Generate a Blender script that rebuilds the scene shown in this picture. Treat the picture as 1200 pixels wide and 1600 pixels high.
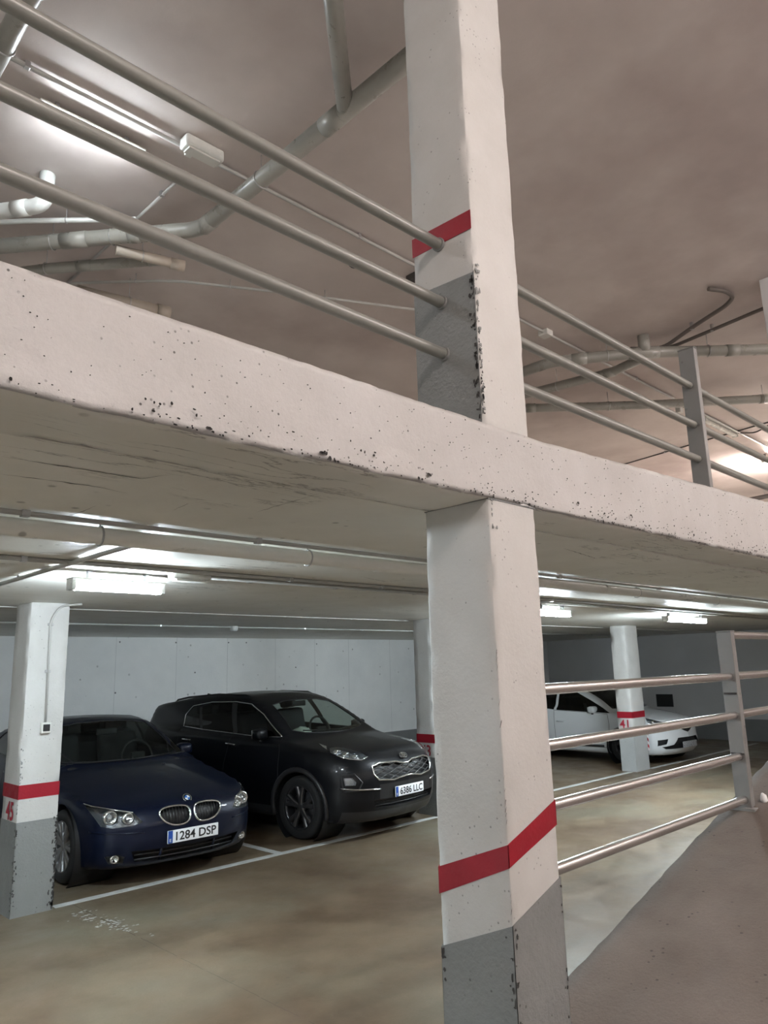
import bpy, bmesh, math, random
import numpy as np
from mathutils import Vector, Matrix, noise
random.seed(4)
for _o in list(bpy.data.objects): bpy.data.objects.remove(_o)
scene = bpy.context.scene
COL = scene.collection

# ------------------------------------------------------------------ camera
cam_data = bpy.data.cameras.new('camera')
cam = bpy.data.objects.new('camera', cam_data); COL.objects.link(cam)
YAW, PITCH, ROLL, FPX = 0.791746, 0.207970, -0.0279786, 1161.08
fw = Vector((math.cos(YAW)*math.cos(PITCH), math.sin(YAW)*math.cos(PITCH), math.sin(PITCH)))
r0 = Vector((math.sin(YAW), -math.cos(YAW), 0)); u0 = r0.cross(fw)
rt = math.cos(ROLL)*r0 + math.sin(ROLL)*u0; up = -math.sin(ROLL)*r0 + math.cos(ROLL)*u0
mw = Matrix(((rt.x, up.x, -fw.x, 0), (rt.y, up.y, -fw.y, 0), (rt.z, up.z, -fw.z, 1.87), (0, 0, 0, 1)))
cam.matrix_world = mw
cam_data.sensor_fit = 'VERTICAL'; cam_data.sensor_height = 36.0; cam_data.sensor_width = 27.0
cam_data.lens = FPX/1600*36.0; cam_data.clip_start = 0.05; cam_data.clip_end = 200
scene.camera = cam

# ------------------------------------------------------------------ world and exposure (indoors: lamps do the lighting)
wd = bpy.data.worlds.new('world'); scene.world = wd; wd.use_nodes = True
wd.node_tree.nodes['Background'].inputs[0].default_value = (0.02, 0.02, 0.022, 1)
wd.node_tree.nodes['Background'].inputs[1].default_value = 0.2
vs = scene.view_settings
vs.view_transform = 'Standard'; vs.look = 'None'; vs.gamma = 1.0; vs.use_curve_mapping = False
vs.exposure = 1.2
scene.cycles.max_bounces = 14; scene.cycles.diffuse_bounces = 6; scene.cycles.transparent_max_bounces = 16
LAMP_COOL = (0.80, 0.92, 1.0); LAMP_WARM = (1.0, 0.895, 0.855)
E_LOWER, E_UPPER, E_RAMP = 205.0, 40.0, 145.0

# ------------------------------------------------------------------ materials
def new_mat(name):
    m = bpy.data.materials.new(name); m.use_nodes = True
    nt = m.node_tree; return m, nt, nt.nodes['Principled BSDF']
def simple(name, col, rough=0.5, metal=0.0, coat=0.0, spec=0.5, emit=None, es=0.0):
    m, nt, b = new_mat(name)
    b.inputs['Base Color'].default_value = (*col, 1); b.inputs['Roughness'].default_value = rough
    b.inputs['Metallic'].default_value = metal; b.inputs['Coat Weight'].default_value = coat
    b.inputs['Specular IOR Level'].default_value = spec
    if coat: b.inputs['Coat Roughness'].default_value = 0.04
    if emit: b.inputs['Emission Color'].default_value = (*emit, 1); b.inputs['Emission Strength'].default_value = es
    return m
def surface(name, c1, c2, scale=2.0, rough=0.7, bump=0.15, bscale=60.0, pits=0.0, pitscale=30.0, pitcol=(0.05, 0.045, 0.04),
            streak=0.0, streakrot=0.0, streakcol=(0.06, 0.055, 0.05), c3=None, rvar=0.1, spec=0.4, stretch=(1, 1, 1), fine=0.0, lo=0.32, hi=0.68):
    """painted or bare concrete: two blotchy colours, bug holes, scratches and fine relief"""
    m, nt, b = new_mat(name); N = nt.nodes; Lk = nt.links
    tc = N.new('ShaderNodeTexCoord'); mp = N.new('ShaderNodeMapping'); mp.inputs['Scale'].default_value = stretch
    Lk.new(tc.outputs['Object'], mp.inputs[0]); co = mp.outputs[0]
    def nz(sc, det=6, rg=0.6, vec=co):
        n = N.new('ShaderNodeTexNoise'); n.inputs['Scale'].default_value = sc; n.inputs['Detail'].default_value = det
        n.inputs['Roughness'].default_value = rg; Lk.new(vec, n.inputs['Vector']); return n.outputs['Fac']
    def ramp(v, p0, p1, a=0.0, z=1.0):
        r = N.new('ShaderNodeMapRange'); r.inputs[1].default_value = p0; r.inputs[2].default_value = p1
        r.inputs[3].default_value = a; r.inputs[4].default_value = z; Lk.new(v, r.inputs[0]); return r.outputs[0]
    def mix(f, A, B):
        x = N.new('ShaderNodeMix'); x.data_type = 'RGBA'
        if isinstance(f, float): x.inputs[0].default_value = f
        else: Lk.new(f, x.inputs[0])
        for i, v in ((6, A), (7, B)):
            if isinstance(v, tuple): x.inputs[i].default_value = (*v, 1)
            else: Lk.new(v, x.inputs[i])
        return x.outputs[2]
    def mul(a, c):
        x = N.new('ShaderNodeMath'); x.operation = 'MULTIPLY'; Lk.new(a, x.inputs[0])
        if isinstance(c, float): x.inputs[1].default_value = c
        else: Lk.new(c, x.inputs[1])
        return x.outputs[0]
    col = mix(ramp(nz(scale), lo, hi), c1, c2)
    if c3: col = mix(ramp(nz(scale*0.45, 5), 0.48, 0.7), col, c3)
    if fine: col = mix(mul(ramp(nz(bscale*2.5, 3), 0.35, 0.75), fine), col, tuple(v*0.55 for v in c1))
    height = nz(bscale, 8)
    if pits:
        vo = N.new('ShaderNodeTexVoronoi'); vo.inputs['Scale'].default_value = pitscale; Lk.new(co, vo.inputs['Vector'])
        keep = ramp(nz(pitscale*0.21, 2), 0.52, 0.6)
        dot = mul(ramp(vo.outputs['Distance'], 0.10, 0.17, 1.0, 0.0), keep)
        col = mix(mul(dot, pits), col, pitcol)
        h2 = N.new('ShaderNodeMath'); h2.operation = 'SUBTRACT'; Lk.new(height, h2.inputs[0]); Lk.new(mul(dot, 0.8), h2.inputs[1]); height = h2.outputs[0]
    if streak:
        m2 = N.new('ShaderNodeMapping'); m2.inputs['Rotation'].default_value = (0, 0, streakrot); m2.inputs['Scale'].default_value = (0.7, 4.5, 5.0)
        Lk.new(tc.outputs['Object'], m2.inputs[0])
        s = nz(1.7, 7, 0.62, m2.outputs[0])
        band = mul(ramp(s, 0.490, 0.500), ramp(s, 0.503, 0.516, 1.0, 0.0))
        keep = ramp(nz(1.3, 2), 0.54, 0.62)
        ln = mul(band, keep); col = mix(mul(ln, streak), col, streakcol)
        h3 = N.new('ShaderNodeMath'); h3.operation = 'SUBTRACT'; Lk.new(height, h3.inputs[0]); Lk.new(mul(ln, 0.6), h3.inputs[1]); height = h3.outputs[0]
    Lk.new(col, b.inputs['Base Color'])
    Lk.new(ramp(nz(scale*2.3, 4), 0.3, 0.7, rough-rvar, rough+rvar), b.inputs['Roughness'])
    b.inputs['Specular IOR Level'].default_value = spec
    bp = N.new('ShaderNodeBump'); bp.inputs['Strength'].default_value = bump; bp.inputs['Distance'].default_value = 0.02
    Lk.new(height, bp.inputs['Height']); Lk.new(bp.outputs[0], b.inputs['Normal'])
    return m
def glass(name, tint, refl=1.0, rough=0.02):
    m, nt, b = new_mat(name); N = nt.nodes; Lk = nt.links; N.remove(b)
    out = [n for n in N if n.type == 'OUTPUT_MATERIAL'][0]
    t = N.new('ShaderNodeBsdfTransparent'); t.inputs[0].default_value = (*tint, 1)
    g = N.new('ShaderNodeBsdfGlossy'); g.inputs['Roughness'].default_value = rough; g.inputs[0].default_value = (refl, refl, refl, 1)
    lw = N.new('ShaderNodeLayerWeight'); lw.inputs[0].default_value = 0.5
    pw = N.new('ShaderNodeMath'); pw.operation = 'POWER'; pw.inputs[1].default_value = 5.0; Lk.new(lw.outputs['Facing'], pw.inputs[0])
    f = N.new('ShaderNodeMath'); f.operation = 'MULTIPLY_ADD'; f.inputs[1].default_value = 0.92; f.inputs[2].default_value = 0.045; Lk.new(pw.outputs[0], f.inputs[0])
    x = N.new('ShaderNodeMixShader'); Lk.new(f.outputs[0], x.inputs[0]); Lk.new(t.outputs[0], x.inputs[1]); Lk.new(g.outputs[0], x.inputs[2])
    Lk.new(x.outputs[0], out.inputs[0]); return m

MAT = {}
MAT['paint_white'] = surface('white painted concrete', (0.555, 0.545, 0.525), (0.495, 0.483, 0.458), 3.0, 0.62, 0.13, 45, 0.55, 34, fine=0.05)
MAT['beam_white'] = surface('pitted white painted beam', (0.52, 0.508, 0.497), (0.45, 0.436, 0.42), 2.2, 0.66, 0.22, 38, 0.85, 36, fine=0.10)
MAT['band_red'] = surface('red stripe paint', (0.30, 0.008, 0.020), (0.255, 0.007, 0.017), 6, 0.5, 0.12, 60)
MAT['base_grey'] = surface('grey plinth paint', (0.235, 0.24, 0.235), (0.20, 0.205, 0.20), 3, 0.55, 0.25, 50, 0.6, 26)
MAT['scuff'] = simple('chipped dark concrete', (0.045, 0.042, 0.040), 0.9)
MAT['number_red'] = simple('stencil red', (0.36, 0.02, 0.04), 0.6)
MAT['ceil_low'] = surface('flaking white slab soffit', (0.80, 0.79, 0.735), (0.70, 0.69, 0.635), 1.4, 0.50, 0.16, 9, 0.5, 9, streak=0.6, streakrot=0.5, rvar=0.14, spec=0.5)
MAT['ceil_up'] = surface('dusty painted upper ceiling', (0.60, 0.545, 0.515), (0.49, 0.435, 0.41), 0.9, 0.7, 0.12, 12, 0.0, 12, c3=(0.385, 0.325, 0.305))
MAT['wall_white'] = surface('white painted wall', (0.82, 0.83, 0.82), (0.72, 0.735, 0.73), 1.1, 0.7, 0.15, 40, 0.5, 7)
MAT['wall_grey'] = surface('grey dado paint', (0.20, 0.205, 0.205), (0.17, 0.175, 0.175), 1.4, 0.6, 0.15, 40)
MAT['wall_dim'] = surface('soft grey wall paint', (0.58, 0.58, 0.58), (0.52, 0.52, 0.52), 0.8, 0.7, 0.12, 40)
MAT['floor'] = surface('power trowelled floor', (0.192, 0.146, 0.096), (0.118, 0.083, 0.053), 1.15, 0.42, 0.05, 30, 0.3, 11, c3=(0.185, 0.168, 0.122), rvar=0.12, spec=0.4, fine=0.30, lo=.40, hi=.62)
MAT['ramp'] = surface('rough brown ramp concrete', (0.165, 0.138, 0.118), (0.118, 0.096, 0.081), 1.9, 0.85, 0.35, 55, 0.8, 21, fine=0.30)
MAT['line'] = surface('worn road marking', (0.50, 0.51, 0.50), (0.40, 0.40, 0.38), 9, 0.7, 0.1, 60)
MAT['rail'] = surface('grey painted tube', (0.215, 0.213, 0.192), (0.19, 0.188, 0.17), 8, 0.34, 0.0, 60, spec=0.55, rvar=.03)
MAT['post'] = surface('grey painted post', (0.21, 0.206, 0.198), (0.185, 0.181, 0.174), 6, 0.45, 0.06, 60, 0.6, 16)
MAT['pvc'] = surface('grey pvc pipe', (0.30, 0.295, 0.265), (0.26, 0.255, 0.228), 4, 0.33, 0.04, 30, spec=0.5)
MAT['pvc_light'] = surface('white pvc pipe', (0.62, 0.64, 0.62), (0.56, 0.575, 0.555), 4, 0.35, 0.04, 30, spec=0.5)
MAT['pvc_brown'] = surface('dusty beige pipe', (0.42, 0.37, 0.31), (0.36, 0.315, 0.265), 4, 0.5, 0.04, 30)
MAT['conduit'] = surface('grey conduit', (0.42, 0.41, 0.39), (0.36, 0.355, 0.335), 5, 0.42, 0.03, 40)
MAT['wall_joint'] = simple('faint wall joint', (0.56, 0.57, 0.57), 0.8)
MAT['lamp_bowl'] = simple('lamp reflector bowl', (0.42, 0.44, 0.46), 0.22, 0.85)
MAT['rail_metal'] = simple('polished steel tube', (0.66, 0.63, 0.61), 0.27, 0.92)
MAT['conduit_brown'] = simple('dusty dark conduit', (0.13, 0.112, 0.10), 0.6)
MAT['alloy_mid'] = simple('satin alloy', (0.22, 0.22, 0.23), 0.3, 0.9)
MAT['conduit_dark'] = simple('dark cable', (0.06, 0.055, 0.052), 0.6)
MAT['zinc'] = simple('zinc clip', (0.45, 0.45, 0.45), 0.35, 0.8)
MAT['lamp_body'] = surface('off white lamp body', (0.66, 0.66, 0.62), (0.60, 0.60, 0.56), 4, 0.4, 0.02, 30)
MAT['lamp_clear'] = surface('cloudy lamp lens', (0.62, 0.63, 0.60), (0.56, 0.57, 0.54), 6, 0.25, 0.02, 30)
MAT['black'] = simple('black plastic', (0.012, 0.012, 0.013), 0.45)
MAT['dark_trim'] = simple('satin dark trim', (0.02, 0.02, 0.022), 0.35)
MAT['rubber'] = simple('tyre rubber', (0.013, 0.013, 0.014), 0.75)
MAT['alloy'] = simple('alloy', (0.45, 0.46, 0.48), 0.28, 0.9)
MAT['alloy_dark'] = simple('dark alloy', (0.06, 0.06, 0.065), 0.35, 0.7)
MAT['chrome'] = simple('chrome', (0.80, 0.82, 0.84), 0.10, 1.0)
MAT['satin'] = simple('satin silver', (0.55, 0.56, 0.58), 0.25, 0.9)
MAT['navy'] = simple('navy metallic paint', (0.0017, 0.0050, 0.020), 0.40, 0.2, 0.32, 0.3)
MAT['graphite'] = simple('graphite metallic paint', (0.0034, 0.0040, 0.0062), 0.40, 0.2, 0.32, 0.3)
MAT['carwhite'] = simple('white car paint', (0.66, 0.68, 0.69), 0.35, 0.0, 1.0)
MAT['glass'] = glass('car glass', (0.60, 0.66, 0.63))
MAT['glass_dark'] = glass('tinted car glass', (0.09, 0.10, 0.10))
MAT['lens'] = glass('lamp lens', (0.92, 0.94, 0.95))
MAT['plate'] = simple('plate white', (0.92, 0.93, 0.94), 0.4)
MAT['plate_dull'] = surface('dull far plate', (0.42, 0.42, 0.43), (0.24, 0.24, 0.25), 38, 0.5, 0.0, 30, lo=.45, hi=.55)
MAT['plate_blue'] = simple('plate blue', (0.012, 0.07, 0.35), 0.4)
MAT['seat'] = simple('seat cloth', (0.035, 0.035, 0.037), 0.9)
MAT['cabin'] = simple('cabin plastic', (0.02, 0.02, 0.021), 0.7)
MAT['orange'] = simple('indicator amber', (0.6, 0.2, 0.03), 0.3)
MAT['emb_blue'] = simple('emblem blue', (0.02, 0.15, 0.5), 0.3)
MAT['white_plain'] = simple('plain white', (0.75, 0.75, 0.74), 0.5)
MAT['cloth_pale'] = simple('pale cloth', (0.52, 0.55, 0.48), 0.9)
MAT['sign_black'] = simple('matt black board', (0.012, 0.012, 0.013), 0.6)
MAT['lamp_cool'] = simple('lit cool lens', (0.8, 0.8, 0.8), 0.4, emit=LAMP_COOL, es=E_LOWER)
MAT['lamp_up'] = simple('lit upper lens', (0.8, 0.8, 0.8), 0.4, emit=(0.86, 0.94, 1.0), es=E_UPPER)
MAT['lamp_warm'] = simple('lit warm lens', (0.8, 0.8, 0.8), 0.4, emit=LAMP_WARM, es=E_RAMP)
MAT['lamp_far'] = simple('lit far upper lens', (0.8, 0.8, 0.8), 0.4, emit=(1.0, 0.86, 0.80), es=260.0)

# ------------------------------------------------------------------ mesh helpers
def tag(o, label=None, cat=None, group=None, kind=None):
    if label: o['label'] = label
    if cat: o['category'] = cat
    if group: o['group'] = group
    if kind: o['kind'] = kind
    return o
def attach(o, parent):
    if parent is not None:
        o.parent = parent
        if parent.get('_world'): o.matrix_parent_inverse = Matrix.Translation(-Vector(parent['_world']))
    return o
def obj(name, verts, faces, mat, parent=None, smooth=False):
    me = bpy.data.meshes.new(name); me.from_pydata([tuple(v) for v in verts], [], [tuple(f) for f in faces]); me.update()
    if smooth: me.polygons.foreach_set('use_smooth', [True]*len(me.polygons))
    if mat is not None: me.materials.append(MAT[mat] if isinstance(mat, str) else mat)
    o = bpy.data.objects.new(name, me); COL.objects.link(o); return attach(o, parent)
def from_bm(name, bm, mat, parent=None, smooth=False):
    me = bpy.data.meshes.new(name); bmesh.ops.recalc_face_normals(bm, faces=bm.faces); bm.to_mesh(me); bm.free()
    if smooth: me.polygons.foreach_set('use_smooth', [True]*len(me.polygons))
    me.materials.append(MAT[mat] if isinstance(mat, str) else mat)
    o = bpy.data.objects.new(name, me); COL.objects.link(o); return attach(o, parent)
def thing(name, loc, label, cat, group=None, local=False):
    """an Empty at the base of a thing; parts are given in world coordinates unless local"""
    o = bpy.data.objects.new(name, None); COL.objects.link(o); o.location = loc; o.empty_display_size = 0.1
    if not local: o['_world'] = tuple(float(v) for v in loc)
    return tag(o, label, cat, group)
def box(name, x0, x1, y0, y1, z0, z1, mat, parent=None, bevel=0.0, seg=2):
    bm = bmesh.new(); bmesh.ops.create_cube(bm, size=1.0)
    for v in bm.verts:
        v.co = ((x0+x1)/2+v.co.x*(x1-x0), (y0+y1)/2+v.co.y*(y1-y0), (z0+z1)/2+v.co.z*(z1-z0))
    if bevel: bmesh.ops.bevel(bm, geom=list(bm.edges), offset=bevel, segments=seg, affect='EDGES', profile=0.5)
    return from_bm(name, bm, mat, parent, smooth=False)
def tube_data(pts, r, seg=12, closed=False, caps=True):
    pts = [Vector(p) for p in pts]; n = len(pts); V = []; F = []
    rs = r if isinstance(r, (list, tuple)) else [r]*n
    ref = None
    for i, p in enumerate(pts):
        if closed: t = (pts[(i+1) % n]-pts[i-1])
        else: t = pts[min(i+1, n-1)]-pts[max(i-1, 0)]
        t.normalize()
        if ref is None:
            ref = Vector((0, 0, 1)) if abs(t.z) < 0.9 else Vector((1, 0, 0))
        u = (ref-t*ref.dot(t)).normalized(); w = t.cross(u); ref = u
        for k in range(seg):
            a = 2*math.pi*k/seg; V.append(p+rs[i]*(math.cos(a)*u+math.sin(a)*w))
    m = n if closed else n-1
    for i in range(m):
        j = (i+1) % n
        for k in range(seg):
            F.append((i*seg+k, i*seg+(k+1) % seg, j*seg+(k+1) % seg, j*seg+k))
    if caps and not closed:
        F.append(tuple(range(seg))[::-1]); F.append(tuple((n-1)*seg+k for k in range(seg)))
    return V, F
def tube(name, pts, r, mat, parent=None, seg=12, closed=False):
    V, F = tube_data(pts, r, seg, closed); o = obj(name, V, F, mat, parent, smooth=True)
    for p in o.data.polygons:
        if len(p.vertices) > 4: p.use_smooth = False
    return o
def bend(pts, rad, n=6):
    """round the corners of a polyline"""
    pts = [Vector(p) for p in pts]; out = [pts[0]]
    for i in range(1, len(pts)-1):
        a = (pts[i-1]-pts[i]); b = (pts[i+1]-pts[i]); d = min(rad, a.length*0.45, b.length*0.45)
        p0 = pts[i]+a.normalized()*d; p1 = pts[i]+b.normalized()*d
        for k in range(n+1):
            t = k/n; out.append((1-t)**2*p0+2*t*(1-t)*pts[i]+t*t*p1)
    out.append(pts[-1]); return out
def lathe_data(prof, seg=32):
    V = []; F = []
    for (r, y) in prof:
        for k in range(seg):
            a = 2*math.pi*k/seg; V.append((r*math.cos(a), y, r*math.sin(a)))
    for i in range(len(prof)-1):
        for k in range(seg):
            F.append((i*seg+k, i*seg+(k+1) % seg, (i+1)*seg+(k+1) % seg, (i+1)*seg+k))
    return V, F
def text_data(s, w, h):
    cu = bpy.data.curves.new('txt', 'FONT'); cu.body = s; cu.size = 1.0; cu.resolution_u = 3; cu.offset = 0.018
    o = bpy.data.objects.new('txt', cu); COL.objects.link(o); bpy.context.view_layer.update()
    me = bpy.data.meshes.new_from_object(o.evaluated_get(bpy.context.evaluated_depsgraph_get()))
    V = [v.co.copy() for v in me.vertices]; F = [tuple(p.vertices) for p in me.polygons]
    bpy.data.objects.remove(o); bpy.data.curves.remove(cu); bpy.data.meshes.remove(me)
    x0 = min(v.x for v in V); x1 = max(v.x for v in V); y0 = min(v.y for v in V); y1 = max(v.y for v in V)
    return [((v.x-(x0+x1)/2)*w/(x1-x0), (v.y-(y0+y1)/2)*h/(y1-y0)) for v in V], F
def smoothnoise(p, s): return noise.noise(Vector(p)*s)
def rough_box(name, xs, ys, zs, mat, parent=None, edge=0.012, face=0.0015, efreq=14.0, smooth=True):
    """a box whose faces wobble slightly and whose arrises are chipped; xs, ys, zs are the cuts along each axis"""
    X = [xs, ys, zs]; idx = {}; V = []; F = []
    def vid(i, j, k):
        key = (i, j, k)
        if key not in idx: idx[key] = len(V); V.append(key)
        return idx[key]
    nx, ny, nz_ = len(xs)-1, len(ys)-1, len(zs)-1
    for i in range(nx):
        for j in range(ny):
            F.append((vid(i, j, 0), vid(i, j+1, 0), vid(i+1, j+1, 0), vid(i+1, j, 0)))
            F.append((vid(i, j, nz_), vid(i+1, j, nz_), vid(i+1, j+1, nz_), vid(i, j+1, nz_)))
        for k in range(nz_):
            F.append((vid(i, 0, k), vid(i+1, 0, k), vid(i+1, 0, k+1), vid(i, 0, k+1)))
            F.append((vid(i, ny, k), vid(i, ny, k+1), vid(i+1, ny, k+1), vid(i+1, ny, k)))
    for j in range(ny):
        for k in range(nz_):
            F.append((vid(0, j, k), vid(0, j, k+1), vid(0, j+1, k+1), vid(0, j+1, k)))
            F.append((vid(nx, j, k), vid(nx, j+1, k), vid(nx, j+1, k+1), vid(nx, j, k+1)))
    out = []
    for (i, j, k) in V:
        p = [xs[i], ys[j], zs[k]]; q = (p[0], p[1], p[2]); n = (nx, ny, nz_); ijk = (i, j, k)
        onf = [ijk[c] in (0, n[c]) for c in range(3)]
        cnt = sum(onf)
        chip = max(0.0, smoothnoise(q, efreq)+0.35*smoothnoise(q, efreq*3.1)+0.12)
        for c in range(3):
            if onf[c]:
                s = -1 if ijk[c] == 0 else 1
                d = face*smoothnoise((q[0]+7*c, q[1], q[2]), 6.0)
                if cnt >= 2: d -= edge*(0.2+1.5*chip)
                elif any(not onf[q_] and ijk[q_] in (1, n[q_]-1) for q_ in range(3)): d -= edge*.6*chip
                p[c] += s*d
            else:
                pass
        out.append(tuple(p))
    return obj(name, out, F, mat, parent, smooth=smooth)
def cuts(a, b, step, fine=None):
    """positions from a to b; the ends get an extra cut close by so that arrises stay crisp"""
    n = max(1, int(round((b-a)/step))); v = [a+(b-a)*i/n for i in range(n+1)]
    e = 0.005
    return [v[0], v[0]+e]+[q for q in v[1:-1] if q > v[0]+2*e and q < v[-1]-2*e]+[v[-1]-e, v[-1]]

# ------------------------------------------------------------------ the setting
XL, XR, YB, YF, ZC = -5.0, 18.6, 12.3, -3.4, 5.5
HS, HT, YE = 2.52, 2.835, 1.75            # soffit, deck and edge of the middle slab
def st(o): return tag(o, kind='structure')
st(box('floor', XL-.2, XR+.2, YF-.2, YB+.2, -.2, 0, 'floor'))
st(box('ceiling', XL-.2, XR+.2, YF-.2, YB+.2, ZC, ZC+.2, 'ceil_up'))
wb = st(box('wall_back', XL-.2, XR+.2, YB, YB+.2, 0, ZC, 'wall_white'))
box('grey_dado', XL, XR, YB-.004, YB+.01, 0, .49, 'wall_grey', wb)
wr = st(box('wall_right', XR, XR+.2, YF, YB, 0, ZC, 'wall_dim'))
box('grey_dado', XR-.004, XR+.01, YF, YB, 0, .49, 'wall_grey', wr)
st(box('wall_left', XL-.2, XL, YF, YB, 0, ZC, 'wall_white'))
st(box('wall_front', XL-.2, XR+.2, YF-.2, YF, 0, ZC, 'wall_white'))
# middle slab: soffit of the lower level, deck of the upper one
st(box('floor_upper', XL, XR, YE+.32, YB, HS, HT, 'ceil_low'))
def fascia():
    xs = [XL]+[XL+.25*i for i in range(1, 20)]
    xs = [x for x in xs if x < -.1]+[round(-.1+.022*i, 4) for i in range(300)]
    xs += [6.6+.3*i for i in range(0, 40)]+[XR]
    ys = cuts(YE, YE+.32, .05); zs = cuts(0, 1, .07)
    o = rough_box('slab_edge_beam', xs, ys, [HS+(HT-HS)*t for t in zs], 'beam_white', edge=.011, face=.004, efreq=15)
    me = o.data
    for v in me.vertices:                                # the deck climbs slightly past the pillar
        t = (v.co.z-HS)/(HT-HS); rise = max(0, min(v.co.x, 8)-2.7)*.04
        v.co.z += t*rise+(1-t)*rise*.12
        lump = max(0, smoothnoise((v.co.x, v.co.y, v.co.z*2), 5)-.05)
        if t < .12: v.co.z -= .010*lump; 
        if v.co.y < YE+.02 and t < .25: v.co.y -= .010*lump
    me.materials.append(MAT['ceil_low'])
    for p in me.polygons:
        if p.normal.z < -.75: p.material_index = 1
    # bug holes and spalled spots, thick along the lower arris
    V = []; F = []; rnd = random.Random(9)
    def spot(x, z, s, y):
        b = len(V); n = 6; e = rnd.uniform(.7, 1.7)
        V.append((x, y+.004, z))
        for k in range(n):
            a = 2*math.pi*k/n; r = s*rnd.uniform(.6, 1.25); V.append((x+r*e*math.cos(a), y, z+r*math.sin(a)/e))
        for k in range(n): F.append((b, b+1+k, b+1+(k+1) % n))
    for _ in range(900):
        x = rnd.uniform(.2, 5.8); hh = HT-HS+max(0, x-2.7)*.04
        if rnd.random() < .62:
            if smoothnoise((x, 0, 0), 2.3) < -.05 and rnd.random() < .75: continue
            t = .02+.20*rnd.random()**2.2; s = rnd.uniform(.0012, .0048)*(2.2 if rnd.random() < .10 else 1)
        else: t = rnd.uniform(.06, .95); s = rnd.uniform(.0010, .0030)
        lump = 0
        spot(x, HS+hh*t, s, YE-.0085 if t < .25 else YE-.0055)
    q = obj('spalled_pits', V, F, 'scuff', o); q['kind'] = 'stuff'
    return st(o)
fascia()
# ramp climbing to the right on this side of the railing
def ramp_z(x):
    z = .24*(x-.787)
    return .06*math.log(1+math.exp(z/.06)) if z < .6 else z
def ramp():
    xs = [-.6+.06*i for i in range(197)]; ys = [YF]+[YF+.3*i for i in range(1, 16)]+[1.2, 1.3, 1.4, 1.5, 1.6, 1.7, 1.8, 1.88, 1.95, 2.02]
    V = []; F = []; n = len(ys)
    for x in xs:
        for y in ys:
            yy = y
            if y == 2.02: yy += .012*smoothnoise((x, 0, 3), 6)+.009*smoothnoise((x, 1, 3), 23)
            V.append((x, yy, max(.004, ramp_z(x))+.002*smoothnoise((x, y, 0), 1.7)+.0015*smoothnoise((x, y, 5), 14)))
    for i in range(len(xs)-1):
        for j in range(n-1): F.append((i*n+j, (i+1)*n+j, (i+1)*n+j+1, i*n+j+1))
    b = len(V)
    for i, x in enumerate(xs): V.append((x, 2.02, -.01))
    for i in range(len(xs)-1): F.append((i*n+n-1, (i+1)*n+n-1, b+i+1, b+i))
    e = len(V); k = len(xs)-1
    V += [(xs[k], YF, -.01)]
    F.append(tuple([k*n+j for j in range(n)]+[b+k, e]))
    return st(obj('ramp', V, F, 'ramp', smooth=True))
ramp()
# floor joint and bay markings
def decal(name, x0, x1, y0, y1, mat, z=.002, parent=None):
    return box(name, x0, x1, y0, y1, 0, z, mat, parent)
MAT['joint'] = simple('dark floor joint', (0.12, 0.10, 0.08), 0.9)
V = []; F = []; rn = random.Random(5); y = 2.2
while y < 6.6:                                           # worn saw cut with gaps
    L_ = rn.uniform(.15, .6); w = rn.uniform(.0015, .004); b = len(V); m = max(2, int(L_/.03))
    for k in range(m+1):
        yy = y+L_*k/m; xx = 2.84+.006*smoothnoise((yy, 0, 0), 4)+rn.uniform(-.0015, .0015); V += [(xx-w, yy, .0012), (xx+w, yy, .0012)]
    for k in range(m): F.append((b+2*k, b+2*k+1, b+2*k+3, b+2*k+2))
    y += L_+rn.uniform(.0, .10)
jt = obj('floor_joint', V, F, 'joint', bpy.data.objects['floor'])
V = []; F = []
for _ in range(120):                                     # lime flecks round the pillar foot
    t = rn.random(); x = 2.78+.10*t+rn.gauss(0, .05); y = 6.45-.75*t+rn.gauss(0, .10); s = rn.uniform(.004, .022); b = len(V); e = rn.uniform(.4, 1)
    for k in range(6): a = math.pi*k/3; r = s*rn.uniform(.5, 1.2); V.append((x+r*math.cos(a), y+r*e*math.sin(a), .0015))
    F.append(tuple(range(b, b+6)))
q = obj('lime_flecks', V, F, 'line', bpy.data.objects['floor']); q['kind'] = 'stuff'
def line(x0, x1, y0, y1, label, group=None):
    nx = max(2, int((x1-x0)/.07)); ny = max(2, int((y1-y0)/.07)); V = []; F = []
    for i in range(nx+1):
        for j in range(ny+1):
            x = x0+(x1-x0)*i/nx; y = y0+(y1-y0)*j/ny
            if i in (0, nx): x += .006*smoothnoise((x, y, 0), 17)
            if j in (0, ny): y += .006*smoothnoise((x, y, 1), 17)
            V.append((x, y, .003))
    for i in range(nx):
        for j in range(ny): F.append((i*(ny+1)+j, (i+1)*(ny+1)+j, (i+1)*(ny+1)+j+1, i*(ny+1)+j+1))
    o = obj('bay_line', V, F, 'line')
    m = o.modifiers.new('thickness', 'SOLIDIFY'); m.thickness = .003
    return tag(o, label, 'road marking', group)
line(2.70, 7.50, 6.745, 6.835, 'worn white line along the front of the navy and graphite car bays')
line(7.9, 12.5, 6.70, 6.79, 'worn white line across the empty bays beyond pillar 43')
line(13.1, 18.2, 6.62, 6.71, 'worn white line in front of the white hatchback')
line(4.99, 5.08, 6.835, 11.6, 'white divider line between the navy sedan and the graphite car')
line(7.52, 7.60, 7.2, 11.6, 'white divider line beside the graphite car behind pillar 43')
line(10.1, 10.18, 6.79, 11.6, 'white divider line through the empty bays beyond pillar 43')

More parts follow.
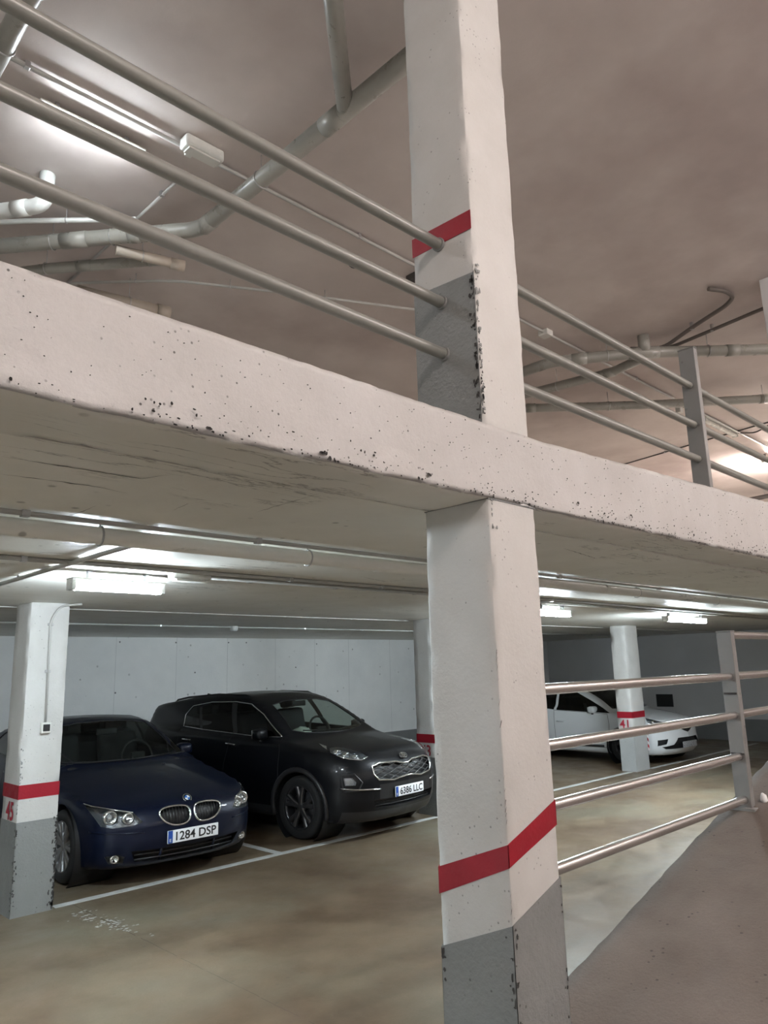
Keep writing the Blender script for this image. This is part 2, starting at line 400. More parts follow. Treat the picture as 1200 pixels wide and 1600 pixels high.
# ------------------------------------------------------------------ pillars
def wrap_band(name, x0, x1, y0, y1, zt, zb, mat, parent, faces='LFRB', off=.0025):
    """painted band round a pillar; zt, zb = heights at (back-left, front-left, front-right, back-right) corners"""
    c = [(x0-off, y1+off), (x0-off, y0-off), (x1+off, y0-off), (x1+off, y1+off)]
    V = []; F = []
    segs = {'L': (0, 1), 'F': (1, 2), 'R': (2, 3), 'B': (3, 0)}
    for f in faces:
        i, j = segs[f]; n = 14; b = len(V)
        for k in range(n+1):
            t = k/n; x = c[i][0]*(1-t)+c[j][0]*t; y = c[i][1]*(1-t)+c[j][1]*t
            lo = zb[i]*(1-t)+zb[j]*t; hi = zt[i]*(1-t)+zt[j]*t
            V += [(x, y, lo), (x, y, hi)]
        for k in range(n): F.append((b+2*k, b+2*k+2, b+2*k+3, b+2*k+1))
    o = obj(name, V, F, mat, parent)
    m = o.modifiers.new('film', 'SOLIDIFY'); m.thickness = .002; m.offset = -1
    return o
def chips(parent, spots, mat='scuff'):
    """irregular shallow flakes knocked out of an arris; each is (x, y, z, size)"""
    V = []; F = []
    for (x, y, z, s) in spots:
        b = len(V); n = 7
        for k in range(n):
            a = 2*math.pi*k/n; r = s*(.5+random.random()*.8)
            V.append((x+random.uniform(-.1, .1)*s+.35*r*math.cos(a), y+.35*r*math.cos(a+1), z+r*math.sin(a)))
        V.append((x, y, z)); c = len(V)-1
        V.append((x+.006, y+.006, z)); d = len(V)-1
        for k in range(n): F += [(b+k, b+(k+1) % n, c), (b+(k+1) % n, b+k, d)]
    return obj('chipped_edge', V, F, mat, parent)
def knocks(parent, axis, plane, edge, side, z0, z1, count, size, seed, mat='scuff'):
    """ragged knocks along an arris, lying on one face; axis is the face normal, side points from the arris into the face"""
    rn = random.Random(seed); V = []; F = []
    for _ in range(count):
        z = z0+(z1-z0)*rn.random(); s = size*rn.uniform(.35, 1.2); d = abs(rn.gauss(0, size*1.1)); b = len(V); n = 8; e = rn.uniform(.7, 1.8)
        for k in range(n):
            a = 2*math.pi*k/n; r = s*rn.uniform(.35, 1.1); u = edge+side*max(.001, d+r*math.cos(a)/e); w = z+r*e*math.sin(a)
            V.append((u, plane, w) if axis == 'y' else (plane, u, w))
        F.append(tuple(range(b, b+n)))
    o = obj('knocked_arris', V, F, mat, parent); o['kind'] = 'stuff'
    m = o.modifiers.new('depth', 'SOLIDIFY'); m.thickness = .002; m.offset = 0
    return o
def number(parent, s, x, y, z, w, h):
    P, F = text_data(s, w, h)
    return obj('stencilled_number', [(x, y-px, z+pz) for px, pz in P], F, 'number_red', parent)
# tall pillar in front, through both levels
PX0, PX1, PY0, PY1 = 2.31, 2.625, 1.752, 2.09
tp = thing('pillar', (2.47, 1.92, 0), 'tall white pillar passing through the slab edge, slanted red stripe low down', 'pillar')
zs = cuts(0, HS+.02, .03); sh = rough_box('lower_shaft', cuts(PX0, PX1, .04), cuts(PY0, PY1, .04), zs, 'paint_white', tp, edge=.004, face=.0025, efreq=9)
zs = cuts(HT-.01, ZC, .035); sh2 = rough_box('upper_shaft', cuts(PX0-.01, PX1-.005, .04), cuts(PY0, PY1, .04), zs, 'paint_white', tp, edge=.005, face=.003, efreq=9)
wrap_band('red_stripe', PX0, PX1, PY0, PY1, (1.113, 1.238, 1.35, 1.35), (1.016, 1.159, 1.258, 1.258), 'band_red', tp)
wrap_band('grey_plinth', PX0, PX1, PY0, PY1, (.832, .970, 1.07, 1.07), (0, 0, 0, 0), 'base_grey', tp)
wrap_band('red_stripe', PX0-.01, PX1-.005, PY0, PY1, (3.805, 3.792, 3.79, 3.80), (3.713, 3.703, 3.70, 3.71), 'band_red', tp, 'L', .003)
wrap_band('grey_plinth', PX0-.01, PX1-.005, PY0, PY1, (3.521, 3.499, 3.5, 3.52), (HT, HT, HT, HT), 'base_grey', tp, 'L', .003)
chips(tp, [(PX0-.008, PY0+.004, HT+.01+.68*random.random()**1.6, .008+.020*random.random()) for _ in range(44)]
      + [(PX0+.002, PY0+.002, .05+1.9*random.random()**1.6, .006+.016*random.random()) for _ in range(40)])
box('joint_crack', PX0-.004, PX1+.004, PY0-.004, PY1, HS-.003, HS+.001, 'base_grey', tp)
def small_pillar(label, x0, x1, y0, y1, num, grey=.72, greymat='base_grey'):
    t = thing('pillar', ((x0+x1)/2, (y0+y1)/2, 0), label, 'pillar')
    rough_box('shaft', cuts(x0, x1, .09), cuts(y0, y1, .09), cuts(0, HS, .05), 'paint_white', t, edge=.005, face=.002, efreq=7)
    wrap_band('red_stripe', x0, x1, y0, y1, (1.01,)*4, (.90,)*4, 'band_red', t)
    if grey: wrap_band('grey_plinth', x0, x1, y0, y1, (grey,)*4, (0,)*4, greymat, t)
    if num: number(t, num, x0-.006, y0+.16, .80, .17, .15)
    return t
p45 = small_pillar('white pillar numbered 45 beside the navy sedan, with a light switch', 2.34, 2.67, 6.74, 7.10, '45')
chips(p45, [(2.672, 6.738, .05+.66*random.random(), .008+.022*random.random()) for _ in range(34)]
      + [(2.338, 6.738, .1+1.2*random.random(), .004+.008*random.random()) for _ in range(14)])
knocks(p45, 'y', 6.740-.006, 2.672, -1, .02, .74, 60, .014, 1); knocks(p45, 'y', 6.740-.006, 2.338, 1, .05, .66, 26, .010, 2); knocks(p45, 'y', 6.740-.006, 2.338, 1, 1.0, 1.32, 14, .010, 3, 'base_grey')
knocks(p45, 'x', 2.34-.006, 6.738, 1, .03, .7, 12, .010, 4)
knocks(tp, 'x', PX0-.016, PY0, 1, HT+.02, 3.5, 44, .010, 5); knocks(tp, 'y', PY0-.006, PX0-.01, 1, HT+.05, 3.55, 46, .011, 6, 'base_grey'); knocks(tp, 'y', PY0-.006, PX0-.01, 1, HT+.03, 3.3, 22, .008, 7)
knocks(tp, 'x', PX0-.006, PY0, 1, .30, .98, 22, .008, 8); knocks(tp, 'y', PY0-.006, PX0, 1, .30, .98, 22, .008, 9); knocks(tp, 'y', PY0-.006, PX1, -1, .35, 1.05, 12, .008, 10)
knocks(tp, 'x', PX0-.006, PY1, -1, .70, .82, 5, .012, 11); knocks(tp, 'y', PY0-.006, PX0+.01, 1, 2.40, 2.52, 10, .008, 12, 'base_grey')
p43 = small_pillar('white pillar numbered 43 beyond the graphite car', 7.53, 7.88, 6.80, 7.12, '43')
MAT['base_pale'] = surface('pale grey plinth paint', (0.42, 0.43, 0.425), (0.37, 0.38, 0.375), 3, 0.6, 0.2, 50, 0.4, 26)
p41 = small_pillar('white pillar numbered 41 in front of the white hatchback', 12.55, 13.02, 6.65, 6.93, '41', .60, 'base_pale')
up = thing('pillar', (7.52, 2.0, HT), 'grey upper pillar reaching the ceiling beyond the railing post', 'pillar')
rough_box('shaft', cuts(7.36, 7.70, .1), cuts(1.80, 2.13, .1), cuts(HT+.08, ZC, .08), 'wall_dim', up, edge=.004)
# cable, junction and switch on pillar 45
sw = thing('light_switch', (2.51, 6.74, 1.46), 'black rocker light switch with grey conduit on pillar 45', 'switch')
box('back_box', 2.475, 2.555, 6.695, 6.737, 1.415, 1.505, 'lamp_body', sw, .006)
box('rocker', 2.487, 2.543, 6.687, 6.697, 1.432, 1.488, 'black', sw, .003)
tube('conduit', bend([(2.515, 6.722, 1.50), (2.50, 6.722, 2.36), (2.57, 6.70, 2.495), (2.72, 6.60, 2.505)], .1), .010, 'conduit', sw, 10)
for z in (1.93, 2.33): box('clip', 2.485, 2.53, 6.715, 6.737, z-.012, z+.012, 'zinc', sw, .003)
# striped foam guard on pillar 41
g = thing('corner_guard', (13.03, 6.66, .35), 'red and white striped foam guard on the corner of pillar 41', 'guard')
for i in range(6):
    z0 = .32+.055*i; s = .03
    obj('stripe', [(13.022, 6.640, z0), (13.06, 6.640, z0-s), (13.06, 6.640, z0+.055-s), (13.022, 6.640, z0+.055),
                   (13.022, 6.76, z0), (13.06, 6.76, z0-s), (13.06, 6.76, z0+.055-s), (13.022, 6.76, z0+.055)],
        [(0, 1, 2, 3), (7, 6, 5, 4), (0, 4, 5, 1), (1, 5, 6, 2), (2, 6, 7, 3), (3, 7, 4, 0)], 'band_red' if i % 2 else 'white_plain', g)

# ------------------------------------------------------------------ railings
def rail(parent, x0, x1, y, z, r=.0245, mat='rail', c0=False, c1=False):
    o = tube('rail', [(x0, y, z), (x0+.02, y, z), (x1-.02, y, z), (x1, y, z)], r, mat, parent, 20)
    for f, x in ((c0, x0), (c1, x1)):
        if f: tube('end_collar', [(x-.012, y, z), (x+.012, y, z)], r*1.28, 'post', parent, 16)
def post(parent, x0, x1, y0, y1, z0, z1):
    box('post', x0, x1, y0, y1, z0, z1, 'post', parent, .004)
    box('cap', x0-.002, x1+.002, y0-.002, y1+.002, z1, z1+.008, 'post', parent, .002)
UY = 1.93
ra = thing('guard_rail', (0, UY, HT), 'three grey tubes running into the tall pillar above the beam with no post', 'railing')
for z in (3.705, 3.425, 3.185): rail(ra, XL, PX0-.012, UY, z, c1=True)
rb = thing('guard_rail', (4.9, UY, HT+.08), 'three grey tubes on the upper deck carried by a flat post', 'railing')
post(rb, 4.862, 4.915, 1.872, 1.982, HT+.078, 3.965)
for z in (3.70, 3.42, 3.18):
    rail(rb, PX1-.003, 4.862, UY, z); rail(rb, 4.915, 7.362, UY, z)
rc = thing('guard_rail', (4.92, 1.91, 1.0), 'four steel tubes between the tall pillar and a flat post on the ramp', 'railing')
post(rc, 4.885, 4.945, 1.866, 1.958, .985, 2.04)
box('base_plate', 4.845, 4.985, 1.835, 1.99, .972, .990, 'post', rc, .004)
box('mortar_pad', 4.83, 5.0, 1.82, 2.0, .90, .975, 'ramp', rc, .01)
for z in (1.763, 1.527, 1.283, 1.032): rail(rc, PX1-.003, 4.885, 1.905, z, .0245, 'rail_metal', c1=False)
for z in (2.022, 1.765, 1.530): rail(rc, 4.945, 8.2, 1.905, z, .0245, 'rail_metal')
for z in (1.66, 1.30): box('weld_mark', 4.880, 4.886, 1.872, 1.95, z-.006, z+.006, 'scuff', rc)
post(rc, 8.2, 8.26, 1.866, 1.958, 1.75, 2.3)
o = obj('plaster_lump', *tube_data([(5.0, 1.83, 1.0), (5.012, 1.835, 1.02), (5.02, 1.84, 1.045), (5.015, 1.845, 1.06)], [.012, .022, .018, .006], 8), 'white_plain', rc, True)

# ------------------------------------------------------------------ lamps
def luminaire(label, x0, x1, y, zc, mat, z_hang=.0, w=.085, hgt=.075, cat='ceiling lamp', group=None, tray=.10):
    """long batten lamp: back tray, clear lens, two end caps and two hangers"""
    zt = zc-z_hang
    t = thing('batten_lamp', ((x0+x1)/2, y, zt-hgt), label, cat, group)
    box('back_tray', x0, x1, y-tray/2, y+tray/2, zt-.014, zt, 'lamp_body', t, .004)
    n = 18; prof = [(-w*.5*math.cos(2*math.pi*k/n), -.012-(hgt-.012)*(.5+.5*math.sin(2*math.pi*k/n))) for k in range(n)]
    V = []; F = []; m = len(prof); xa, xb = x0+.03, x1-.03
    for x in (xa, xb): V += [(x, y+p, zt+q) for p, q in prof]
    for k in range(m): F.append((k, (k+1) % m, m+(k+1) % m, m+k))
    F += [tuple(range(m))[::-1], tuple(range(m, 2*m))]
    obj('lens', V, F, mat, t, False)
    for a, b in ((x0, x0+.03), (x1-.03, x1)): box('end_cap', a, b, y-w*.52, y+w*.52, zt-hgt-.002, zt-.010, 'lamp_clear', t, .006)
    if z_hang > .01:
        for x in (x0+.12, x1-.12): box('hanger', x-.012, x+.012, y-.02, y+.02, zt, zc, 'zinc', t)
    return t
luminaire('lit batten lamp under the slab near pillar 45', 1.80, 2.42, 4.58, HS, 'lamp_cool', .05)
luminaire('lit batten lamp under the slab in the bay before pillar 45', -3.2, -1.95, 4.58, HS, 'lamp_cool', .05)
luminaire('lit batten lamp on the upper ceiling beyond the crossing drain pipe', -3.6, -2.35, 4.29, ZC, 'lamp_up', .06)
luminaire('lit batten lamp under the slab behind the tall pillar', 6.90, 7.56, 4.68, HS, 'lamp_cool', .05)
luminaire('long lit batten lamp under the slab in line with pillar 41', 9.84, 11.12, 4.60, HS, 'lamp_cool', .05)
luminaire('lit batten lamp on the upper ceiling behind the postless guard rail', 1.34, 2.05, 4.385, ZC, 'lamp_up', .06, tray=.13)
luminaire('unlit batten lamp on the upper ceiling behind the flat post', 11.0, 12.25, 4.22, ZC, 'lamp_clear', .03)
luminaire('lit batten lamp at the far end of the upper ceiling', 14.0, 15.3, 4.40, ZC, 'lamp_far', .10, tray=.09)
RAMP_LAMPS = [(0.2, -1.7), (4.6, -1.9), (9.6, -1.9)]
for i, (x, y) in enumerate(RAMP_LAMPS):
    luminaire('lit batten lamp on the ceiling over the '+('foot', 'middle', 'head')[i]+' of the ramp', x, x+1.25, y, ZC, 'lamp_warm', .30, group='lamps over the ramp', tray=.04)
def emergency(label, x0, x1, y, zc, w=.10, h=.06):
    t = thing('emergency_light', ((x0+x1)/2, y, zc-h), label, 'emergency light')
    box('housing', x0, x1, y-w/2, y+w/2, zc-h, zc, 'lamp_clear', t, .02, 4)
    box('gear_tray', x0+.03, x1-.03, y-w/2+.015, y+w/2-.015, zc-h-.012, zc-h+.004, 'lamp_body', t, .003)
    box('cable_gland', x0+.06, x0+.11, y+w/2-.004, y+w/2+.035, zc-h+.01, zc-h+.035, 'lamp_body', t, .004)
    return t
emergency('unlit emergency light under the slab beside the lit batten lamp', 2.34, 2.62, 4.33, HS, .09, .05)
emergency('pale emergency light on the upper ceiling between the guard rails', 2.20, 2.50, 4.09, ZC, .11, .09)

# ------------------------------------------------------------------ pipes, conduits and cables
def pipe(name, label, cat, runs, mat, couplings=(), clamps=(), group=None, seg=20):
    """runs: list of (points, radius, bend radius); couplings: (p, q, radius); clamps: (point, axis, radius, ceiling z)"""
    p0 = runs[0][0][0]; t = thing(name, p0, label, cat, group)
    for pts, r, br in runs: tube('run', bend(pts, br) if br else pts, r, mat, t, seg)
    for p, q, r in couplings: tube('coupling', [p, q], r*.965, mat, t, seg)
    for p, ax, r, zc in clamps:
        V = Vector(p); a = Vector(ax).normalized(); u = a.cross(Vector((0, 0, 1))).normalized(); ring = []
        for k in range(18):
            g_ = 2*math.pi*k/18; ring.append(V+(r+.003)*(math.cos(g_)*u+Vector((0, 0, math.sin(g_)))))
        c = tube('clamp', ring, .005, 'zinc', t, 6, True)
        tube('hanger_rod', [(V.x, V.y, V.z+r), (V.x, V.y, zc)], .004, 'zinc', c, 6)
    return t
ZP = 5.30
def P45(p, d): return (p[0]+d[0], p[1]+d[1], p[2])
# big drain on the upper ceiling (left)
pipe('drain_pipe', 'long grey drain pipe with a bend and a side branch on the upper ceiling', 'pipe',
     [([(2.715, 2.0, ZP), (2.715, 4.72, ZP), (1.64, 6.0, ZP), (.2, 7.7, ZP)], .060, .12),
      ([(1.75, 2.07, ZP), (2.15, 2.45, ZP), (2.70, 2.98, ZP)], .052, 0)], 'pvc',
     [((2.715, 3.02, ZP), (2.715, 3.20, ZP), .066), ((2.715, 4.55, ZP), (2.715, 4.68, ZP), .066), ((2.62, 4.84, ZP), (2.52, 4.96, ZP), .066),
      ((2.12, 5.43, ZP), (1.98, 5.60, ZP), .066), ((2.40, 5.10, ZP), (2.34, 5.17, ZP), .066)],
     [((2.715, 3.9, ZP), (0, 1, 0), .06, ZC), ((2.715, 2.35, ZP), (0, 1, 0), .06, ZC), ((1.93, 5.66, ZP), (-1, 1.19, 0), .06, ZC), ((2.25, 5.28, ZP), (-1, 1.19, 0), .06, ZC)])
pipe('drain_pipe', 'grey drain pipe crossing the upper ceiling corner above the top guard rail', 'pipe',
     [([(.99, 2.4, ZP), (.99, 3.5, ZP), (1.02, 5.0, ZP)], .055, 0)], 'pvc', [((1.0, 3.3, ZP), (1.0, 3.42, ZP), .061)],
     [((1.0, 3.9, ZP), (0, 1, 0), .055, ZC)])
pipe('drain_pipe', 'white drain pipe ending in an elbow up into the ceiling', 'pipe',
     [([(1.0, 6.1, 5.25), (1.47, 5.42, 5.25), (1.68, 5.13, 5.25), (1.68, 5.13, ZC-.001)], .055, .1)], 'pvc_light',
     [((1.53, 5.335, 5.25), (1.60, 5.24, 5.25), .062)])
pipe('water_pipe', 'thin white water pipe hung above the big drain', 'pipe',
     [([(1.2, 6.2, 5.40), (1.755, 5.633, 5.40), (2.35, 5.07, 5.40)], .020, 0)], 'pvc_light', (),
     [((1.95, 5.45, 5.40), (1, -1, 0), .02, ZC), ((1.55, 5.84, 5.40), (1, -1, 0), .02, ZC)])
pipe('drain_pipe', 'dusty drain pipe running below the white pipes by the beam', 'pipe',
     [([(1.5, 6.75, 5.26), (2.05, 6.0, 5.26), (2.66, 5.28, 5.26)], .045, 0)], 'pvc',
     [((2.20, 5.82, 5.26), (2.28, 5.73, 5.26), .050), ((2.6, 5.35, 5.26), (2.67, 5.27, 5.26), .050)], [((2.02, 6.03, 5.26), (-1, 1.2, 0), .045, ZC)])
pipe('drain_stub', 'short beige pipe stub with a capped end beside the big drain', 'pipe',
     [([(2.30, 5.31, 5.22), (2.55, 5.24, 5.22), (2.82, 5.17, 5.22)], .042, 0)], 'pvc_brown', [((2.72, 5.20, 5.22), (2.83, 5.167, 5.22), .049)],
     [((2.5, 5.255, 5.22), (1, -.27, 0), .042, ZC)])
pipe('drain_stub', 'beige pipe stub just showing over the top of the beam', 'pipe',
     [([(2.35, 6.2, 5.24), (2.75, 6.13, 5.24), (3.16, 6.05, 5.24)], .06, 0)], 'pvc_brown', [((3.05, 6.07, 5.24), (3.17, 6.048, 5.24), .068)],
     [((2.8, 6.12, 5.24), (1, -.17, 0), .06, ZC)])
pipe('conduit', 'thin conduit with saddle clips crossing the upper ceiling over the beam', 'conduit',
     [([(2.3, 6.5, 5.42), (2.56, 6.24, 5.42), (3.05, 5.76, 5.42), (4.08, 5.2, 5.42), (5.2, 4.65, 5.42)], .013, .2)], 'conduit', (),
     [((2.8, 6.0, 5.42), (1, -1, 0), .013, ZC), ((3.5, 5.515, 5.42), (1, -.55, 0), .013, ZC), ((4.3, 5.09, 5.42), (1, -.5, 0), .013, ZC)])
# conduits on the upper ceiling
def conduit(label, pts, r, mat='conduit', clips=(), br=.05, name='conduit', zc=None):
    t = thing(name, pts[0], label, 'conduit')
    tube('run', bend(pts, br) if len(pts) > 2 else pts, r, mat, t, 10)
    for (x, y, z) in clips: box('clip', x-.016, x+.016, y-.016, y+.016, z-r-.003, (zc-.001) if zc else z+r+.004, 'zinc', t, .002)
    return t
zc1 = ZC-.026
conduit('long grey conduit along the upper ceiling joining the lamps', [(-4, 4.16, zc1), (17.5, 4.17, zc1)], .015, 'conduit', [(x, 4.16, zc1) for x in (.5, 1.2, 2.9, 3.9, 4.9, 6.0, 7.6, 8.8, 10.2)], zc=ZC)
conduit('grey conduit ending beyond the upper emergency light, beside the lit batten lamp', [(-4, 4.46, zc1), (2.86, 4.46, zc1)], .016, 'conduit', [(.6, 4.46, zc1), (2.5, 4.46, zc1)], zc=ZC)
conduit('short conduit branching off beside the upper emergency light', [(2.40, 4.47, zc1), (2.39, 6.6, zc1)], .012, 'conduit', [(2.395, 4.75, zc1)], zc=ZC)
jb = thing('junction_box', (6.72, 4.2, ZC-.06), 'small grey junction box on the long upper conduit beyond the tall pillar', 'junction box')
box('box', 6.66, 6.78, 4.11, 4.23, ZC-.06, ZC, 'lamp_body', jb, .006); box('lid', 6.665, 6.775, 4.115, 4.225, ZC-.066, ZC-.058, 'lamp_body', jb, .003)
jb = thing('junction_box', (4.76, 4.33, ZC-.05), 'small dark junction box on the upper ceiling close behind the tall pillar', 'junction box')
box('box', 4.70, 4.82, 4.26, 4.38, ZC-.05, ZC, 'conduit_dark', jb, .006); box('lid', 4.705, 4.815, 4.265, 4.375, ZC-.056, ZC-.048, 'conduit_dark', jb, .003)
dm = thing('dome_sensor', (4.15, 4.5, ZC-.07), 'black dome sensor on the upper ceiling by the middle guard tube', 'sensor')
V, F = lathe_data([(.0005, -.07), (.03, -.066), (.05, -.045), (.055, -.02), (.055, 0)], 20)
obj('dome', [(4.15+x, 4.5+z, ZC+y) for x, y, z in V], F, 'black', dm, True)
V, F = lathe_data([(.07, -.022), (.072, -.012), (.072, 0)], 20); obj('collar', [(4.15+x, 4.5+z, ZC+y) for x, y, z in V], F, 'dark_trim', dm, True)
# right part of the upper ceiling
pipe('drain_pipe', 'grey drain pipe with a bend, a branch and a vertical outlet beyond the upper railing', 'pipe',
     [([(7.09, 4.85, ZP), (7.10, 4.35, ZP), (7.66, 3.53, ZP), (8.7, 2.52, ZP), (9.9, 1.3, ZP)], .062, .12),
      ([(7.68, 3.5, ZP), (7.68, 3.5, ZC-.001)], .066, 0),
      ([(7.66, 5.25, 5.27), (7.70, 5.0, 5.27), (7.86, 4.0, 5.27), (7.80, 3.62, 5.29)], .055, .1)], 'pvc',
     [((7.84, 4.1, 5.27), (7.86, 3.98, 5.27), .061), ((7.22, 4.17, ZP), (7.32, 4.03, ZP), .070), ((7.58, 3.65, ZP), (7.80, 3.39, ZP), .070), ((8.35, 2.86, ZP), (8.45, 2.76, ZP), .070)],
     [((7.75, 4.7, 5.27), (-.15, 1, 0), .055, ZC), ((7.1, 4.8, ZP), (0, 1, 0), .062, ZC), ((7.45, 3.84, ZP), (1, -1.2, 0), .062, ZC), ((8.2, 3.0, ZP), (1, -1, 0), .062, ZC)])
pipe('drain_pipe', 'thin far drain pipe crossing behind the flat upper post', 'pipe',
     [([(8.0, 5.67, ZP), (8.25, 5.42, ZP), (9.3, 4.39, ZP), (10.45, 3.08, ZP), (11.6, 1.8, ZP)], .058, 0)], 'pvc',
     [((8.2, 5.47, ZP), (8.28, 5.39, ZP), .066), ((9.72, 3.92, ZP), (9.82, 3.81, ZP), .066), ((10.35, 3.2, ZP), (10.43, 3.1, ZP), .066)],
     [((9.0, 4.69, ZP), (1, -1, 0), .058, ZC), ((10.38, 3.16, ZP), (1, -1.1, 0), .058, ZC)])
conduit('dark cable with a hooked end over the upper drain pipe', [(7.6, 3.62, 5.36), (7.97, 3.42, 5.40), (7.75, 2.95, 5.44), (7.55, 2.52, 5.45), (7.43, 2.40, 5.46), (7.27, 2.42, 5.470), (7.1, 2.52, 5.472)], .022, 'conduit_brown', [(7.77, 2.98, 5.44)], .16, zc=ZC)
conduit('dark straight cable crossing over the upper drain pipe', [(7.7, 3.60, 5.38), (8.05, 3.34, 5.42), (7.93, 2.35, 5.45), (7.80, 1.2, 5.47)], .020, 'conduit_brown', [(7.99, 2.85, 5.44)], .1, zc=ZC)
conduit('thin black cable across the far upper ceiling', [(12.66, 6.6, 5.478), (12.32, 4.85, 5.478), (12.10, 3.6, 5.478), (11.9, 2.2, 5.478)], .012, 'conduit_dark', [(12.45, 5.5, 5.478), (12.2, 4.2, 5.478)], .2, zc=ZC)
conduit('looped cable feeding the unlit upper batten lamp', [(12.27, 4.20, 5.47), (12.5, 4.0, 5.47), (12.3, 3.75, 5.47), (11.8, 3.3, 5.475), (11.4, 2.6, 5.475)], .012, 'conduit_dark', [(11.9, 3.4, 5.485)], .1, zc=ZC)
bx_ = thing('speaker_bracket', (10.3, 4.27, ZC-.1), 'small dark bracket fitting on the upper ceiling before the unlit batten lamp', 'fitting')
box('plate', 10.22, 10.40, 4.22, 4.34, ZC-.02, ZC, 'conduit_dark', bx_, .003); box('body', 10.27, 10.36, 4.24, 4.32, ZC-.11, ZC-.018, 'lamp_body', bx_, .01)
br_ = thing('black_bar', (17.0, 5.6, 5.27), 'black pipe end near the far wall of the upper level', 'pipe')
tube('bar', [(17.03, 5.92, 5.30), (16.95, 5.33, 5.30), (16.85, 4.4, 5.30)], .05, 'conduit_dark', br_, 12)
tube('hanger_rod', [(16.95, 5.4, 5.33), (16.95, 5.4, ZC)], .006, 'zinc', br_, 6)
# lower level services
pipe('ceiling_pipe', 'thick painted pipe along the slab soffit in front of the lit lamps', 'pipe',
     [([(-4.5, 3.13, 2.468), (11, 3.12, 2.468)], .038, 0)], 'ceil_low', [((1.25, 3.13, 2.468), (1.33, 3.13, 2.468), .041), ((3.0, 3.13, 2.468), (3.06, 3.13, 2.468), .041), ((5.6, 3.125, 2.468), (5.68, 3.125, 2.468), .041)],
     [((x, 3.13, 2.468), (1, 0, 0), .039, HS) for x in (1.35, 2.5, 4.6, 6.2, 7.9)])
zc2 = HS-.014
conduit('thin conduit running close behind the thick soffit pipe', [(-4.5, 3.02, zc2), (11, 3.01, zc2)], .011, 'conduit', [(x, 3.02, zc2) for x in (1.0, 2.1, 3.4, 4.8, 6.4, 8)], zc=HS)
conduit('front one of the two parallel conduits under the slab', [(-4.5, 4.21, zc2), (14, 4.19, zc2)], .014, 'conduit', [(x, 4.2, zc2) for x in (.6, 1.4, 3.2, 4.1, 5.0, 6.5, 8.6)], zc=HS)
conduit('rear one of the two parallel conduits under the slab', [(2.6, 4.40, zc2), (14, 4.42, zc2)], .014, 'conduit', [(x, 4.41, zc2) for x in (3.0, 3.8, 4.7, 6.0, 8.2)], zc=HS)
conduit('conduit crossing the slab soffit above the lit lamp near pillar 45', [(1.64, 3.19, zc2-.01), (1.66, 6.3, zc2-.004)], .014, 'conduit', [(1.645, 3.45, zc2), (1.655, 5.0, zc2)], zc=HS)
conduit('thin white conduit along the soffit over the parked cars', [(2.75, 9.1, zc2), (18, 9.1, zc2)], .010, 'pvc_light', [(x, 9.1, zc2) for x in (3.6, 4.8, 7.2, 8.4, 9.6)], zc=HS)
jb = thing('junction_box', (5.93, 9.1, HS-.07), 'round pale junction box on the thin conduit over the parked cars', 'junction box')
V, F = lathe_data([(.0005, -.06), (.05, -.06), (.058, -.05), (.058, 0)], 20); obj('box', [(5.93+x, 9.1+z, HS+y) for x, y, z in V], F, 'pvc_light', jb, True)
V, F = lathe_data([(.0005, -.068), (.046, -.068), (.05, -.06)], 20); obj('lid', [(5.93+x, 9.1+z, HS+y) for x, y, z in V], F, 'pvc_light', jb, True)
cr = [[(.746, 2.513), (.932, 2.494), (1.052, 2.491), (1.18, 2.513)], [(.68, 2.303), (.798, 2.298), (.927, 2.299), (1.119, 2.292), (1.177, 2.182)],
      [(1.385, 4.13), (1.441, 4.012), (1.563, 3.982), (1.726, 3.954)], [(2.076, 3.954), (2.209, 4.024), (2.305, 3.929)], [(2.827, 4.049), (3.011, 4.051), (3.329, 4.101)],
      [(3.554, 3.877), (3.934, 4.006), (4.135, 3.743)], [(1.168, 3.02), (1.179, 2.932), (1.179, 2.783)], [(1.451, 2.681), (1.436, 2.53)], [(3.686, 2.281), (4.231, 2.393), (4.252, 2.249)],
      [(4.524, 2.13), (4.47, 2.09)], [(1.729, 2.09), (1.732, 2.29), (1.737, 2.513)], [(4.911, 2.948), (4.723, 2.53)]]
V = []; F = []; rn = random.Random(3)
for pts in cr:
    q = []
    for a, b in zip(pts[:-1], pts[1:]):
        m = max(2, int(math.hypot(b[0]-a[0], b[1]-a[1])/.025))
        for k in range(m): q.append((a[0]+(b[0]-a[0])*k/m+rn.uniform(-.004, .004), a[1]+(b[1]-a[1])*k/m+rn.uniform(-.004, .004)))
    q.append(pts[-1]); b0 = len(V); n = len(q)
    for i, (x, y) in enumerate(q):
        w = .0035*(.25+rn.random())*math.sin(math.pi*(i+.4)/n); V += [(x-w*.6, y-w, HS-.0015), (x+w*.6, y+w, HS-.0015)]
    for i in range(n-1): F.append((b0+2*i, b0+2*i+1, b0+2*i+3, b0+2*i+2))
q_ = obj('soffit_cracks', V, F, 'scuff', bpy.data.objects['floor_upper']); q_['kind'] = 'stuff'
for x in (4.45, 5.69, 6.82, 7.88, 8.99, 10.0, 10.94, 12.2, 13.4): box('panel_joint', x-.003, x+.003, YB-.0015, YB+.01, .5, HS, 'wall_joint', bpy.data.objects['wall_back'])
for x, z in ((5.75, 2.44), (6.8, 2.435), (7.9, 2.44), (5.71, 1.6), (10.05, 2.42), (8.3, 2.44), (7.2, 1.9), (9.5, 1.95)):
    V, F = lathe_data([(.0005, -.003), (.014, -.003), (.016, .004)], 12); obj('tie_hole_plug', [(x+a, YB+b, z+c) for a, b, c in V], F, 'wall_grey', bpy.data.objects['wall_back'], True)
rg = box('trim_1', XL, XR, 7.235, 7.262, HS-.010, HS+.002, 'paint_white', None, .003); tag(rg, kind='structure')
